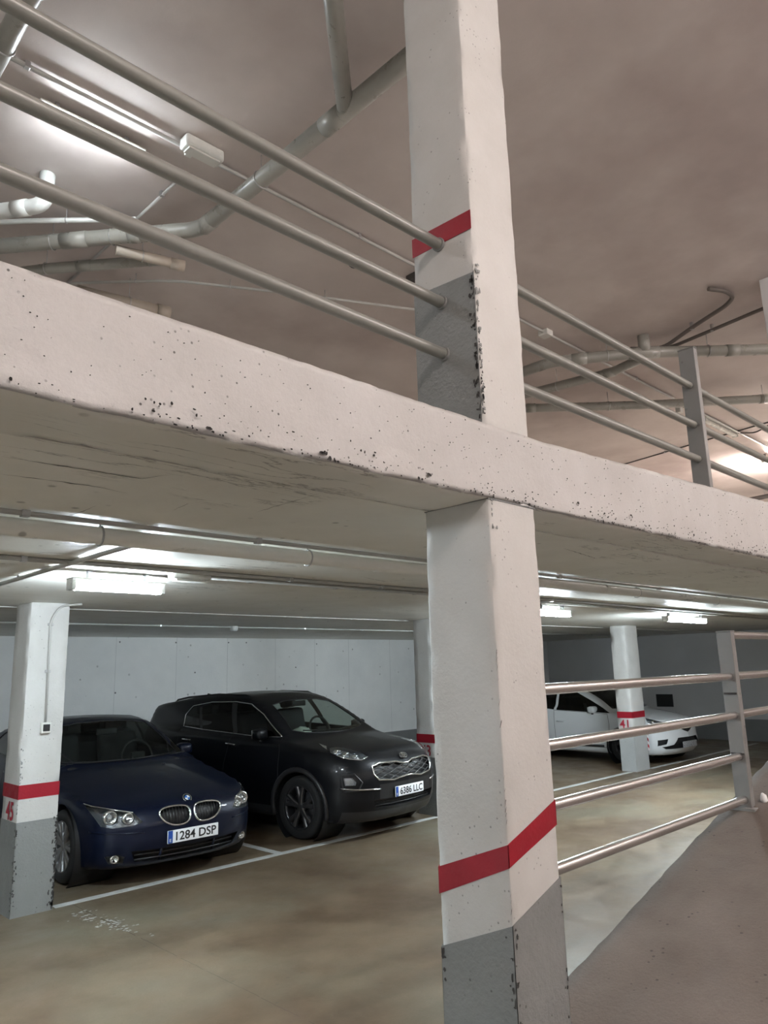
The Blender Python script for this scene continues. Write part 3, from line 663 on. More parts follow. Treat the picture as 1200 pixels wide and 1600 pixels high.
sg = thing('notice_board', (XR-.02, 8.9, .9), 'blank black rectangular board on the far wall behind the white hatchback', 'board')
box('panel', XR-.02, XR-.004, 8.72, 9.12, .76, 1.03, 'sign_black', sg, .004)
box('frame', XR-.012, XR-.001, 8.70, 9.14, .74, 1.05, 'dark_trim', sg, .003)

# ------------------------------------------------------------------ car shape functions
def pchip(xs,ys):
    xs=np.array(xs,float);ys=np.array(ys,float);h=np.diff(xs);d=np.diff(ys)/h
    m=np.zeros_like(ys);m[0]=d[0];m[-1]=d[-1]
    for i in range(1,len(xs)-1):
        if d[i-1]*d[i]>0:
            w1=2*h[i]+h[i-1];w2=h[i]+2*h[i-1];m[i]=(w1+w2)/(w1/d[i-1]+w2/d[i])
    def f(x):
        x=np.clip(x,xs[0],xs[-1]);i=np.clip(np.searchsorted(xs,x)-1,0,len(h)-1)
        t=(x-xs[i])/h[i];t2=t*t;t3=t2*t
        return (2*t3-3*t2+1)*ys[i]+(t3-2*t2+t)*h[i]*m[i]+(-2*t3+3*t2)*ys[i+1]+(t3-t2)*h[i]*m[i+1]
    return f
def tab(s):
    v=[float(q) for q in s.replace(',',' ').split()];return pchip(v[0::2],v[1::2])
SPECS={
'suv':dict(L=4.485,R=.345,wa=(.90,3.57),track=.80,zb=.20,
 top='-.3 .52 -.05 .70 0 .81 .06 .885 .14 .935 .25 .968 .5 1.012 .8 1.052 1.02 1.085 1.12 1.125 1.4 1.295 1.7 1.46 1.9 1.545 2.15 1.597 2.6 1.615 3.1 1.59 3.6 1.535 4.0 1.48 4.15 1.43 4.25 1.30 4.38 1.08 4.6 .8',
 bow=.20,crown='0 .035 1.0 .035 1.3 .02 2.0 .05 4.5 .06',
 front='.15 .20 .22 .09 .32 .03 .45 .0 .62 0 .74 .02 .84 .07 .95 .2 1.1 .5',
 plan='0 0 .3 .018 .5 .06 .62 .115 .74 .215 .82 .33 .88 .5 .925 .85 .96 1.6',
 rear='.15 4.3 .3 4.44 .5 4.485 .75 4.47 1.0 4.42 1.2 4.32 1.7 4.0',
 w='0 .86 .5 .905 1.0 .925 2.2 .9275 3.4 .925 4.0 .90 4.485 .82',
 belt='1.0 1.02 2.4 1.07 3.6 1.12 4.4 1.16',
 low='.15 -.07 .25 -.03 .42 -.005 .6 0 .78 -.004 .93 -.022 1.15 -.05',
 tum='0 0 .06 -.07 .2 -.115 .35 -.18 .45 -.24 .55 -.33',k=.035),
'sedan':dict(L=4.841,R=.325,wa=(.86,3.75),track=.78,zb=.17,
 top='-.3 .35 -.05 .52 0 .60 .05 .665 .14 .715 .4 .785 .8 .865 1.2 .925 1.42 .955 1.52 1.0 1.8 1.165 2.1 1.31 2.3 1.38 2.6 1.415 3.0 1.405 3.3 1.35 3.6 1.265 3.9 1.125 4.05 1.08 4.4 1.07 4.75 1.045 5 .98',
 bow=.2,crown='0 .05 1.2 .055 1.6 .035 2.3 .06 4.8 .05',
 front='.13 .22 .2 .10 .3 .035 .42 .0 .52 .0 .6 .02 .7 .08 .8 .2 1 .5',
 plan='0 0 .3 .02 .5 .065 .62 .12 .74 .225 .81 .34 .87 .53 .915 .9 .95 1.6',
 rear='.13 4.65 .3 4.8 .5 4.84 .75 4.81 1.0 4.74 1.2 4.6 1.5 4.2',
 w='0 .83 .5 .88 1.0 .91 2.4 .923 3.6 .915 4.3 .88 4.841 .80',
 belt='1.0 .92 2.4 .95 3.6 .985 4.4 1.02',
 low='.13 -.07 .22 -.03 .38 -.008 .55 0 .68 -.005 .84 -.022 1.05 -.05',
 tum='0 0 .05 -.08 .2 -.16 .35 -.25 .43 -.31 .5 -.39',k=.035),
'hatch':dict(L=4.063,R=.31,wa=(.85,3.44),track=.75,zb=.17,
 top='-.3 .45 -.05 .62 0 .72 .06 .78 .16 .825 .4 .885 .7 .935 .98 .98 1.08 1.02 1.4 1.19 1.7 1.325 1.95 1.405 2.2 1.435 2.5 1.445 3.0 1.41 3.5 1.34 3.7 1.28 3.85 1.08 4.0 .9 4.2 .7',
 bow=.22,crown='0 .06 1.0 .06 1.4 .035 2.0 .06 4.5 .06',
 front='.13 .20 .2 .09 .3 .02 .4 0 .52 .02 .62 .03 .72 .05 .82 .13 .95 .35',
 plan='0 0 .3 .03 .5 .09 .6 .145 .7 .24 .77 .36 .82 .52 .86 .85 .9 1.6',
 rear='.13 3.9 .3 4.02 .5 4.06 .75 4.04 1.0 3.97 1.2 3.88 1.5 3.6',
 w='0 .80 .5 .84 1.0 .86 2.2 .866 3.2 .866 3.7 .84 4.06 .76',
 belt='1.0 .93 2.2 .97 3.2 1.03 4.0 1.06',
 low='.13 -.06 .22 -.03 .38 -.01 .52 -.004 .66 0 .82 -.012 1.05 -.04',
 tum='0 0 .05 -.065 .2 -.13 .35 -.215 .43 -.28 .5 -.36',k=.03)}
class Car:
    def __init__(s,kind):
        d=SPECS[kind];s.d=d
        for n in ('top','crown','front','plan','rear','w','belt','low','tum'): setattr(s,n,tab(d[n]))
    def F(s,a,b,z):
        d=s.d;b=np.abs(b);k=d['k']
        be=s.belt(a)
        # front/tail ends of the shoulder follow the low section only
        side=b-(s.w(a)+np.where(z<be,s.low(np.minimum(z,be)),s.low(be)+s.tum(z-be)))
        ae=a-d['bow']*b*b
        top=(z-(s.top(ae)-s.crown(a)*(b/.8)**2))
        top=top*np.where((ae>1.05)&(ae<4.3),.85,.97)
        fr=(s.front(z)+s.plan(b))-a
        re=a-(s.rear(z)-.35*np.clip(b-.2,0,1)**2*.9-np.maximum(b-.7,0)*.9)
        bot=d['zb']-z
        def sm(x,y,k):
            hh=np.maximum(k-np.abs(x-y),0)/k
            return np.maximum(x,y)+hh*hh*k*.25
        v=sm(side,top,k);v=sm(v,fr,k*.8);v=sm(v,re,k);return sm(v,bot,k)
    def cast(s,o,dr,t0,t1,n=400):
        # first hit along rays o+t*dr (arrays)
        ts=np.linspace(t0,t1,n);p=o[:,None,:]+ts[None,:,None]*dr[:,None,:]
        v=s.F(p[...,0],p[...,1],p[...,2]);hit=v<0
        i=np.argmax(hit,1);ok=hit.any(1);lo=ts[np.maximum(i-1,0)];hi=ts[i]
        for _ in range(25):
            m=(lo+hi)/2;q=o+m[:,None]*dr;vv=s.F(q[:,0],q[:,1],q[:,2])<0
            hi=np.where(vv,m,hi);lo=np.where(vv,lo,m)
        q=o+hi[:,None]*dr;q[~ok]=np.nan;return q

# ------------------------------------------------------------------ car bodies
def body_bm(car, nphi=132):
    d = car.d; L = d['L']; zs = .60; a1, a2 = .78, L-.78; rows = []
    nm = int((a2-a1)/.034); nt = 34
    for k in range(nt, 0, -1): rows.append((a1, math.pi/2*k/nt*.999, -1))
    for k in range(nm+1): rows.append((a1+(a2-a1)*k/nm, 0, 0))
    for k in range(1, nt+1): rows.append((a2, math.pi/2*k/nt*.999, 1))
    O = []; D = []
    for a, th, s in rows:
        for j in range(nphi):
            ph = 2*math.pi*(j+.5)/nphi
            D.append((s*math.sin(th), math.cos(th)*math.sin(ph), math.cos(th)*math.cos(ph))); O.append((a, 0, zs))
    O = np.array(O); D = np.array(D); pts = np.empty_like(O)
    for i in range(0, len(O), 4000): pts[i:i+4000] = car.cast(O[i:i+4000]+D[i:i+4000]*2.6, -D[i:i+4000], 0, 2.6, 110)
    bm = bmesh.new(); vs_ = [bm.verts.new((p[1], p[0], p[2])) for p in pts]; n = len(rows)
    for i in range(n-1):
        for j in range(nphi):
            bm.faces.new((vs_[i*nphi+j], vs_[i*nphi+(j+1) % nphi], vs_[(i+1)*nphi+(j+1) % nphi], vs_[(i+1)*nphi+j]))
    bm.faces.new([vs_[j] for j in range(nphi)]); bm.faces.new([vs_[(n-1)*nphi+j] for j in range(nphi)][::-1])
    bmesh.ops.recalc_face_normals(bm, faces=bm.faces); bm.normal_update(); return bm
def basis(d):
    d = Vector(d).normalized(); u = d.cross(Vector((0, 0, 1))).normalized(); return d, u, u.cross(d)
def inside(px, py, poly):
    c = False; n = len(poly)
    for i in range(n):
        x1, y1 = poly[i]; x2, y2 = poly[(i+1) % n]
        if (y1 > py) != (y2 > py) and px < (x2-x1)*(py-y1)/(y2-y1)+x1: c = not c
    return c
def cut_region(bm, pts, d, lim=None):
    """split the shell along the outline (seen along d) and return the faces inside it"""
    d, u, v = basis(d); P = [Vector(p) for p in pts]; poly = [(p.dot(u), p.dot(v)) for p in P]
    x0 = min(p[0] for p in poly)-.06; x1 = max(p[0] for p in poly)+.06; y0 = min(p[1] for p in poly)-.06; y1 = max(p[1] for p in poly)+.06
    def near():
        r = []
        for f in bm.faces:
            c = f.calc_center_median()
            if lim and not lim(c): continue
            if f.normal.dot(d) < .02: continue
            a, b = c.dot(u), c.dot(v)
            if x0 < a < x1 and y0 < b < y1: r.append(f)
        return r
    for i in range(len(P)):
        e = P[(i+1) % len(P)]-P[i]; no = e.cross(d)
        if no.length < 1e-6: continue
        fs = near(); g = set(fs)
        for f in fs: g.update(f.edges); g.update(f.verts)
        bmesh.ops.bisect_plane(bm, geom=list(g), dist=1e-5, plane_co=P[i], plane_no=no.normalized())
    bm.normal_update()
    return [f for f in near() if inside(f.calc_center_median().dot(u), f.calc_center_median().dot(v), poly)]
def take(bm, faces):
    """move faces out of the shell into plain vertex/face lists"""
    idx = {}; V = []; N = []; F = []
    for f in faces:
        q = []
        for w in f.verts:
            if w not in idx: idx[w] = len(V); V.append(w.co.copy()); N.append(w.normal.copy())
            q.append(idx[w])
        F.append(tuple(q))
    bmesh.ops.delete(bm, geom=faces, context='FACES_ONLY')
    loose = [w for w in bm.verts if not w.link_faces]; bmesh.ops.delete(bm, geom=loose, context='VERTS')
    return V, F, N
def mirror(pts): return [(-p[0], p[1], p[2]) for p in pts][::-1]
def md(d): return (-d[0], d[1], d[2])
def onto(car, pts, d, off=0.0, step=.03, closed=True):
    """drop an outline onto the car surface along d"""
    P = [Vector(p) for p in pts]; n = len(P); Q = []
    for i in range(n if closed else n-1):
        a, b = P[i], P[(i+1) % n]; m = max(1, int((b-a).length/step))
        for k in range(m): Q.append(a.lerp(b, k/m))
    if not closed: Q.append(P[-1])
    D = Vector(d).normalized(); o = np.array([(q.y+D.y, q.x+D.x, q.z+D.z) for q in Q]); dr = np.repeat(np.array([[-D.y, -D.x, -D.z]]), len(Q), 0)
    r = car.cast(o, dr, 0, 2.2, 220); out = []
    for q, p in zip(Q, r): out.append(Vector((p[1], p[0], p[2]))+D*off if not np.isnan(p[0]) else q+D*off)
    return out
def recess(V, F, shift, mat, name, parent):
    """a bowl behind a cut-out: walls from the rim back to a floor"""
    n = len(V); s = Vector(shift); W = [v.copy() for v in V]+[v+s for v in V]; G = [tuple(n+i for i in f) for f in F]; cnt = {}
    for f in F:
        for i in range(len(f)):
            a, b = f[i], f[(i+1) % len(f)]; cnt[(a, b)] = cnt.get((a, b), 0)+1
    for (a, b) in cnt:
        if (b, a) not in cnt: G.append((a, b, n+b, n+a))
    return obj(name, W, G, mat, parent)
def smooth_loop(pts, n=3):
    P = [Vector(p) for p in pts]
    for _ in range(n):
        Q = []
        for i in range(len(P)):
            a, b = P[i], P[(i+1) % len(P)]; Q += [a.lerp(b, .25), a.lerp(b, .75)]
        P = Q
    return P
def make_wheel(root, x, y, R, rim, s, spokes, twin, mats, width=.215):
    """tyre with its rim; s = +1 or -1 for the outer side"""
    w = width/2
    prof = [(rim*1.0, -w*.86), (rim*1.06, -w*.96), (R*.90, -w), (R*.97, -w*.9), (R, -w*.66), (R, w*.66), (R*.97, w*.9), (R*.90, w), (rim*1.06, w*.96), (rim, w*.86)]
    V, F = lathe_data(prof, 48); P = lambda q: (x+s*q[1], y+q[0], R+q[2])
    t = obj('tyre', [P(v) for v in V], F, 'rubber', root, True)
    V, F = lathe_data([(rim*1.01, w*.80), (rim*1.02, w*.9), (rim*.96, w*.88), (rim*.92, w*.55), (rim*.90, -w*.8)], 48)
    obj('rim', [P(v) for v in V], F, mats[0], t, True)
    V = []; F = []
    for k in range(spokes):
        base = 2*math.pi*k/spokes+.3
        for off in ((-.16, .16) if twin else (0,)):
            a0 = base+off*.45; a1 = base+off*1.25; hw0, hw1 = (.022, .026) if twin else (.028, .022)
            b = len(V)
            for (r, a, hw, yo) in ((rim*.16, a0, hw0, w*.66), (rim*.55, (a0+a1)/2, hw0, w*.74), (rim*.97, a1, hw1, w*.80)):
                c, sn = math.cos(a), math.sin(a)
                for q, dy in ((-hw, 0), (-hw*.6, .012), (hw*.6, .012), (hw, 0), (hw, -.03), (-hw, -.03)):
                    V.append((r*c-q*sn, yo+dy, r*sn+q*c))
            for i in range(2):
                for j in range(6): F.append((b+i*6+j, b+i*6+(j+1) % 6, b+(i+1)*6+(j+1) % 6, b+(i+1)*6+j))
    obj('spokes', [P(v) for v in V], F, mats[1], t)
    V, F = lathe_data([(.0005, w*.80), (rim*.13, w*.79), (rim*.24, w*.70), (rim*.25, w*.4)], 24); obj('hub_cap', [P(v) for v in V], F, mats[1], t, True)
    V, F = lathe_data([(.0005, w*.1), (rim*.72, w*.1), (rim*.74, -.0), (rim*.2, -.02)], 32); obj('brake_disc', [P(v) for v in V], F, 'alloy_dark', t, True)
    return t
def rbox(name, c, s, mat, parent, bev=.03, rot=None):
    bm = bmesh.new(); bmesh.ops.create_cube(bm, size=1)
    for v in bm.verts: v.co = Vector((v.co.x*s[0], v.co.y*s[1], v.co.z*s[2]))
    bmesh.ops.bevel(bm, geom=list(bm.edges), offset=bev, segments=3, affect='EDGES', profile=.5)
    if rot: bmesh.ops.rotate(bm, verts=bm.verts, cent=(0, 0, 0), matrix=Matrix.Rotation(rot, 3, 'X'))
    for v in bm.verts: v.co += Vector(c)
    return from_bm(name, bm, mat, parent, True)
def cabin(root, y_front, y_rear, z_seat, roof, dash_y, dash_z, wide=.62):
    for sx in (-.36, .36):
        rbox('seat', (sx, y_front, z_seat), (.50, .52, .16), 'seat', root, .05)
        b = rbox('seat_back', (sx, y_front+.30, z_seat+.36), (.48, .14, .66), 'seat', root, .06, -.22)
        rbox('headrest', (sx, y_front+.40, z_seat+.78), (.26, .10, .19), 'seat', b, .045, -.1)
    rbox('rear_seat', (0, y_rear, z_seat), (1.25, .50, .16), 'seat', root, .05)
    b = rbox('seat_back', (0, y_rear+.30, z_seat+.34), (1.25, .14, .60), 'seat', root, .06, -.3)
    for sx in (-.4, .4): rbox('headrest', (sx, y_rear+.40, z_seat+.70), (.25, .09, .15), 'seat', b, .04, -.1)
    rbox('dashboard', (0, dash_y+.02, dash_z-.16), (wide*2+.08, .42, .28), 'cabin', root, .07)
    ring = []
    for k in range(28):
        a = 2*math.pi*k/28; ring.append((.36+.185*math.cos(a), dash_y+.38+.06*math.sin(a), dash_z-.02+.175*math.sin(a)))
    sw_ = tube('steering_wheel', ring, .015, 'cabin', root, 8, True)
    rbox('steering_hub', (.36, dash_y+.36, dash_z-.03), (.17, .06, .12), 'cabin', sw_, .02)
    rbox('cabin_mirror', (0, dash_y+.42, roof-.11), (.24, .03, .07), 'black', root, .012)
def plate(root, y, z, text, w=.52, h=.11):
    p = rbox('number_plate', (0, y, z), (w, .012, h), 'plate', root, .003)
    if not text:                                         # too far away to read: dull plate without characters
        p.data.materials[0] = MAT['plate_dull']; return
    P, F = text_data(text, w*.80, h*.70)
    obj('plate_characters', [(px+w*.055, y-.0075, z+pz) for px, pz in P], F, 'black', p)
    rbox('blue_strip', (-w/2+.026, y-.0035, z), (.046, .008, h*.97), 'plate_blue', p, .002)
    P, F = text_data('E', .018, .026); obj('country_letter', [(-w/2+.026+px, y-.0082, z-.028+pz) for px, pz in P], F, 'white_plain', p)
def side_arches(bm, root, car, R, wa, grow=.055, clad=None):
    for a in wa:
        for s in (-1, 1):
            ring = [(s*.9, a+(R+grow)*math.cos(t), R+(R+grow)*math.sin(t)) for t in [2*math.pi*k/40 for k in range(40)]]
            if s > 0: ring = ring[::-1]
            take(bm, cut_region(bm, ring, (s, 0, 0), lambda c, s=s: c.x*s > .45))
            pr = [(R+grow+.004, .90), (R+grow+.004, .50), (.0005, .50)]; V, F = lathe_data(pr, 40)
            obj('wheel_arch_liner', [(s*y_, a+x_, R+z_) for x_, y_, z_ in V], F, 'black', root, True)
            if clad:
                arc = [(s*.9, a+(R+grow+.012)*math.cos(t), R+(R+grow+.012)*math.sin(t)) for t in [math.pi*(k/30*1.16-.08) for k in range(31)]]
                tube('arch_cladding', onto(car, arc, (s, 0, 0), .002, .2, False), .030, clad, root, 8)
def both(fn):
    for s in (-1, 1): fn(s)
def flip(pts, s): return pts if s < 0 else mirror(pts)
def fd(d, s): return d if s < 0 else md(d)
def lamp_unit(bm, root, car, outline, d, bulbs, name='headlight', shift=.09, rim=None):
    for s in (-1, 1):
        V, F, N = take(bm, cut_region(bm, flip(outline, s), fd(d, s)))
        if not V: continue
        sh = Vector((.35*(1 if s < 0 else -1), 1, -.12)).normalized()*shift
        h_ = recess(V, F, sh, 'lamp_bowl', name, root)
        obj('lens', V, F, 'lens', h_, True)
        for (bx, by, bz, r, m) in bulbs:
            c = Vector((bx if s < 0 else -bx, by, bz)); Vv, Ff = lathe_data([(.0005, -.012), (r*.55, -.008), (r*.6, 0), (r*.62, -.02), (r, -.03), (r, .03)], 24)
            obj('reflector', [c+Vector(q) for q in Vv], Ff, m, h_, True)
            V2, F2 = lathe_data([(.0005, -.03), (r*.3, -.026), (r*.5, -.008), (r*.5, .01)], 20); obj('bulb', [c+Vector(q) for q in V2], F2, 'satin', h_, True)
        if rim: tube('lamp_trim', onto(car, flip(rim, s), fd(d, s), .003, .03, False), .006, 'chrome', h_, 6)
def mirrors(root, a, b, z, mat, L=.17, H=.13):
    for s in (-1, 1):
        m = rbox('door_mirror', (s*(b+.04), a, z), (L, .15, H), mat, root, .045)
        rbox('mirror_glass', (s*(b+.04), a+.074, z), (L*.82, .008, H*.75), 'chrome', m, .003)
        rbox('mirror_foot', (s*(b-.02), a+.01, z-H*.55), (.14, .06, .05), 'black', m, .015)
def seam(name, root, car, pts, d, r=.0035, mat='black', closed=False): return tube(name, onto(car, pts, d, -.001, .05, closed), r, mat, root, 6, closed)
def finish(bm, root, mat, name='body'): return from_bm(name, bm, mat, root, True)
def part(bm, root, name, outline, d, mat, lim=None):
    V, F, N = take(bm, cut_region(bm, outline, d, lim))
    return obj(name, V, F, mat, root, True) if V else None
FR = (0, -1, 0)

# ---------------------------------------------------------------- graphite crossover
def crossover():
    car = Car('suv'); bm = body_bm(car); R = .345
    root = thing('car', (6.55, 6.35, 0), 'graphite crossover with chrome winged grille and plate 6386 LLC', 'car', None, True); root.rotation_euler.z = .10
    side_arches(bm, root, car, R, car.d['wa'], .058, 'dark_trim')
    D = (-.78, -.62, .11)
    # glass
    ws = [(-.64, 1.3, 1.16), (-.50, 1.2, 1.13), (-.25, 1.13, 1.115), (0, 1.1, 1.112), (.25, 1.13, 1.115), (.50, 1.2, 1.13), (.64, 1.3, 1.16), (.525, 1.8, 1.455), (.30, 1.85, 1.495), (0, 1.9, 1.505), (-.30, 1.85, 1.495), (-.525, 1.8, 1.455)]
    part(bm, root, 'windscreen', ws, FR, 'glass', lambda c: .9 < c.y < 2.4)
    tube('windscreen_seal', onto(car, ws, FR, .001, .04), .007, 'black', root, 6, True)
    rw = [(-.56, 4.3, 1.14), (.56, 4.3, 1.14), (.50, 4.2, 1.39), (-.50, 4.2, 1.39)]
    part(bm, root, 'rear_window', rw, (0, 1, .2), 'glass_dark', lambda c: c.y > 3.9)
    panes = [('front_door_glass', [(1.30, 1.105), (1.64, 1.098), (2.11, 1.118), (2.285, 1.480), (2.02, 1.462), (1.72, 1.345), (1.42, 1.172)], 'glass_dark'),
             ('b_pillar', [(2.11, 1.118), (2.19, 1.122), (2.40, 1.490), (2.285, 1.480)], 'black'),
             ('rear_door_glass', [(2.19, 1.122), (2.84, 1.150), (2.99, 1.430), (2.83, 1.484), (2.40, 1.490)], 'glass_dark'),
             ('window_divider', [(2.84, 1.150), (2.89, 1.153), (3.04, 1.425), (2.99, 1.430)], 'black'),
             ('quarter_glass', [(2.89, 1.153), (3.26, 1.178), (3.28, 1.325), (3.18, 1.428), (3.04, 1.425)], 'glass_dark')]
    for s in (-1, 1):
        for nm, pz, m in panes:
            part(bm, root, nm, flip([(-.75, a, z) for a, z in pz][::-1], s), (s, 0, .0), 'glass' if s > 0 and 'glass' in m else m, lambda c, s=s: c.x*s > .3)
        dl = [(3.27, 1.176), (3.29, 1.325), (3.19, 1.440), (2.82, 1.492), (2.32, 1.498), (2.0, 1.472), (1.70, 1.352), (1.40, 1.173), (1.27, 1.10), (1.64, 1.09), (2.16, 1.114), (2.84, 1.146)]
        tube('window_trim', onto(car, [(s*.75, a, z) for a, z in dl], (s, 0, 0), .002, .05), .0075, 'chrome', root, 6, True)
    # lamps
    hl = [(-.678, .621, .991), (-.61, .602, .996), (-.563, .503, .985), (-.546, .379, .966), (-.521, .263, .939), (-.502, .186, .896), (-.597, .197, .869), (-.70, .286, .884), (-.767, .406, .921), (-.787, .503, .958)]
    lamp_unit(bm, root, car, hl, D, [(-.675, .50, .928, .044, 'chrome'), (-.645, .39, .906, .040, 'chrome'), (-.58, .30, .884, .032, 'chrome')], shift=.09, rim=hl[5:9])
    fin = [(-.62, .848, 1.027), (-.642, .703, 1.006), (-.738, .603, .981), (-.70, .70, 1.0)]
    for s in (-1, 1): part(bm, root, 'lamp_fin', flip(fin, s), fd(D, s), 'satin')
    # grille
    hw = [(-.525, .1, .797), (-.41, .09, .826), (-.15, .06, .818), (-.04, .04, .792)]; lo = [(-.04, 0, .657), (-.15, .01, .648), (-.25, .01, .632), (-.47, .05, .653), (-.525, .08, .715)]
    ol = hw+mirror(hw)+[(-p[0], p[1], p[2]) for p in reversed(lo)][::-1]*0
    ol = hw+[(-p[0], p[1], p[2]) for p in reversed(hw)]+[(-p[0], p[1], p[2]) for p in reversed(lo)]+lo
    V, F, N = take(bm, cut_region(bm, ol, FR, lambda c: c.y < .5)); gr = recess(V, F, (0, .05, -.01), 'black', 'grille', root)
    tube('grille_surround', onto(car, ol, FR, .004, .03), .0105, 'chrome', gr, 8, True)
    poly = [(p[0], p[2]) for p in ol]; V = []; F = []
    for sg in (-1, 1):
        for k in range(-14, 15):
            seg_ = []
            for i in range(60):
                t = i/59*1.2-.6; x = t; z = .73+(k*.062+sg*.30*t) if True else 0
                if inside(x, z, poly): seg_.append((x, z))
            if len(seg_) > 2:
                tv, tf = tube_data([(x, float(car.front(np.array(z)))+float(car.plan(np.array(abs(x))))+.016, z) for x, z in (seg_[0], seg_[len(seg_)//2], seg_[-1])], .0055, 5); b = len(V); V += tv; F += [tuple(q+b for q in f) for f in tf]
    obj('grille_mesh', V, F, 'alloy_mid', gr)
    em = rbox('emblem', (0, .074, .868), (.135, .016, .064), 'dark_trim', root, .006, -.75)
    ring = [(.066*math.cos(t), .068+.024*math.sin(t), .874+.026*math.sin(t)) for t in [2*math.pi*k/24 for k in range(24)]]
    tube('emblem_ring', ring, .0035, 'chrome', em, 6, True)
    P, Ft = text_data('KIA', .085, .036); obj('emblem_letters', [(px, .066+.92*pz, .876+pz) for px, pz in P], Ft, 'chrome', em)
    # bumper, intake, fog lamps
    ink = [(-.54, .08, .445), (-.25, .01, .44), (0, 0, .44), (.25, .01, .44), (.54, .08, .445), (.50, .08, .36), (.25, .03, .35), (-.25, .03, .35), (-.50, .08, .36)]
    V, F, N = take(bm, cut_region(bm, ink, FR, lambda c: c.y < .5)); iq = recess(V, F, (0, .06, 0), 'black', 'air_intake', root)
    for z in (.375, .405): tube('intake_bar', [(-.5, .10, z), (-.25, .055, z), (0, .045, z), (.25, .055, z), (.5, .10, z)], .006, 'dark_trim', iq, 6)
    for s in (-1, 1):
        fg = [(-.795, .293, .69), (-.733, .215, .69), (-.705, .183, .644), (-.712, .189, .612), (-.79, .277, .612)]
        fr = [(-.81, .325, .72), (-.715, .205, .73), (-.655, .137, .64), (-.69, .167, .555), (-.80, .293, .545)]
        tube('fog_lamp_bezel', onto(car, flip(fr, s), fd(D, s), .002, .03), .010, 'dark_trim', root, 6, True)
        V, F, N = take(bm, cut_region(bm, flip(fg, s), fd(D, s))); fl = recess(V, F, Vector((.3*-s, .9, 0))*.05, 'satin', 'fog_lamp', root); obj('lens', V, F, 'lens', fl, True)
        st_ = [(-.815, .33, .584), (-.80, .293, .578), (-.715, .19, .566), (-.60, .11, .560), (-.45, .046, .552)]
        tube('chrome_strip', onto(car, [(p[0]*-s, p[1], p[2]) for p in st_], fd(D, s), .004, .04, False), [.010]*len(onto(car, [(p[0]*-s, p[1], p[2]) for p in st_], fd(D, s), 0, .04, False)), 'chrome', root, 8)
    band = [(-.46, .04, .60), (.46, .04, .60), (.46, .04, .445), (-.46, .04, .445)]
    part(bm, root, 'bumper_insert', band, FR, 'black', lambda c: c.y < .5)
    lip = [(-.80, .3, .33), (0, .0, .315), (.80, .3, .33), (.80, .3, .20), (-.80, .3, .20)]
    part(bm, root, 'skid_plate', lip, FR, 'dark_trim', lambda c: c.y < .6)
    plate(root, -.010, .50, '6386 LLC')
    # panels
    hood = [(-.74, 1.20, 1.0), (-.67, .86, 1.0), (-.60, .62, 1.0), (-.545, .38, 1.0), (-.50, .18, 1.0), (-.40, .12, 1.0), (0, .075, 1.0), (.40, .12, 1.0), (.50, .18, 1.0), (.545, .38, 1.0), (.60, .62, 1.0), (.67, .86, 1.0), (.74, 1.20, 1.0), (.4, 1.14, 1.0), (0, 1.09, 1.0), (-.4, 1.14, 1.0)]
    part(bm, root, 'bonnet', hood, (0, -.0001, 1), 'graphite', lambda c: c.z > .7 and c.y < 1.4)
    for s in (-1, 1):
        lim = lambda c, s=s: c.x*s > .5 and c.z < 1.13
        fdo = [(-.9, 1.26, 1.09), (-.9, 1.23, .95), (-.9, 1.24, .45), (-.9, 1.30, .33), (-.9, 2.28, .33), (-.9, 2.24, .75), (-.9, 2.155, 1.112), (-.9, 1.64, 1.088)]
        rdo = [(-.9, 2.155, 1.112), (-.9, 2.24, .75), (-.9, 2.28, .33), (-.9, 2.95, .33), (-.9, 3.14, .60), (-.9, 3.26, .80), (-.9, 3.30, 1.17), (-.9, 2.84, 1.144)]
        for nm, pl, hy in (('front_door', fdo, 2.12), ('rear_door', rdo, 3.05)):
            o = part(bm, root, nm, flip(pl[::-1], s), (s, 0, 0), 'graphite', lim)
            q = onto(car, [(s*.9, hy-.10, .99+.02*(hy > 3)), (s*.9, hy+.09, 1.0+.02*(hy > 3))], (s, 0, 0), .022, .05, False)
            tube('door_handle', q, .012, 'chrome', o, 8)
            seam('door_seam', root, car, [(s*.9, p[1], p[2]) for p in pl], (s, 0, 0), .003, 'black', True)
        part(bm, root, 'sill_cladding', flip([(-.9, 1.30, .33), (-.9, 3.15, .33), (-.9, 3.15, .20), (-.9, 1.30, .20)], s), (s, 0, 0), 'dark_trim', lambda c, s=s: c.x*s > .5)
        rr = [(s*.56, 2.15, 1.55), (s*.575, 2.25, 1.578), (s*.58, 2.8, 1.59), (s*.575, 3.5, 1.548), (s*.57, 3.75, 1.513), (s*.57, 3.82, 1.47)]
        tube('roof_rail', rr, .014, 'black', root, 8)
        part(bm, root, 'tail_lamp', flip([(-.80, 4.2, 1.02), (-.86, 4.1, .90), (-.5, 4.45, .88), (-.5, 4.45, .98)][::-1], s), (s*.5, 1, 0), 'band_red', lambda c: c.y > 3.9)
    mirrors(root, 1.58, .86, 1.13, 'graphite')
    rbox('roof_aerial', (0, 3.75, 1.545), (.03, .14, .05), 'black', root, .012, .2)
    tube('wiper', [(.55, 1.28, 1.155), (.1, 1.16, 1.135), (-.1, 1.155, 1.135)], .007, 'black', root, 6)
    tube('wiper', [(.05, 1.17, 1.135), (-.35, 1.2, 1.145), (-.5, 1.24, 1.155)], .007, 'black', root, 6)
    finish(bm, root, 'graphite')
    for a in car.d['wa']:
        for s in (-1, 1): make_wheel(root, s*.80, a, R, .238, s, 5, True, ('alloy_dark', 'alloy_mid'))
    cabin(root, 2.05, 2.95, .68, 1.56, 1.42, 1.10)
    return root
crossover()
cl = bm_ = bmesh.new(); bmesh.ops.create_icosphere(bm_, subdivisions=3, radius=1)
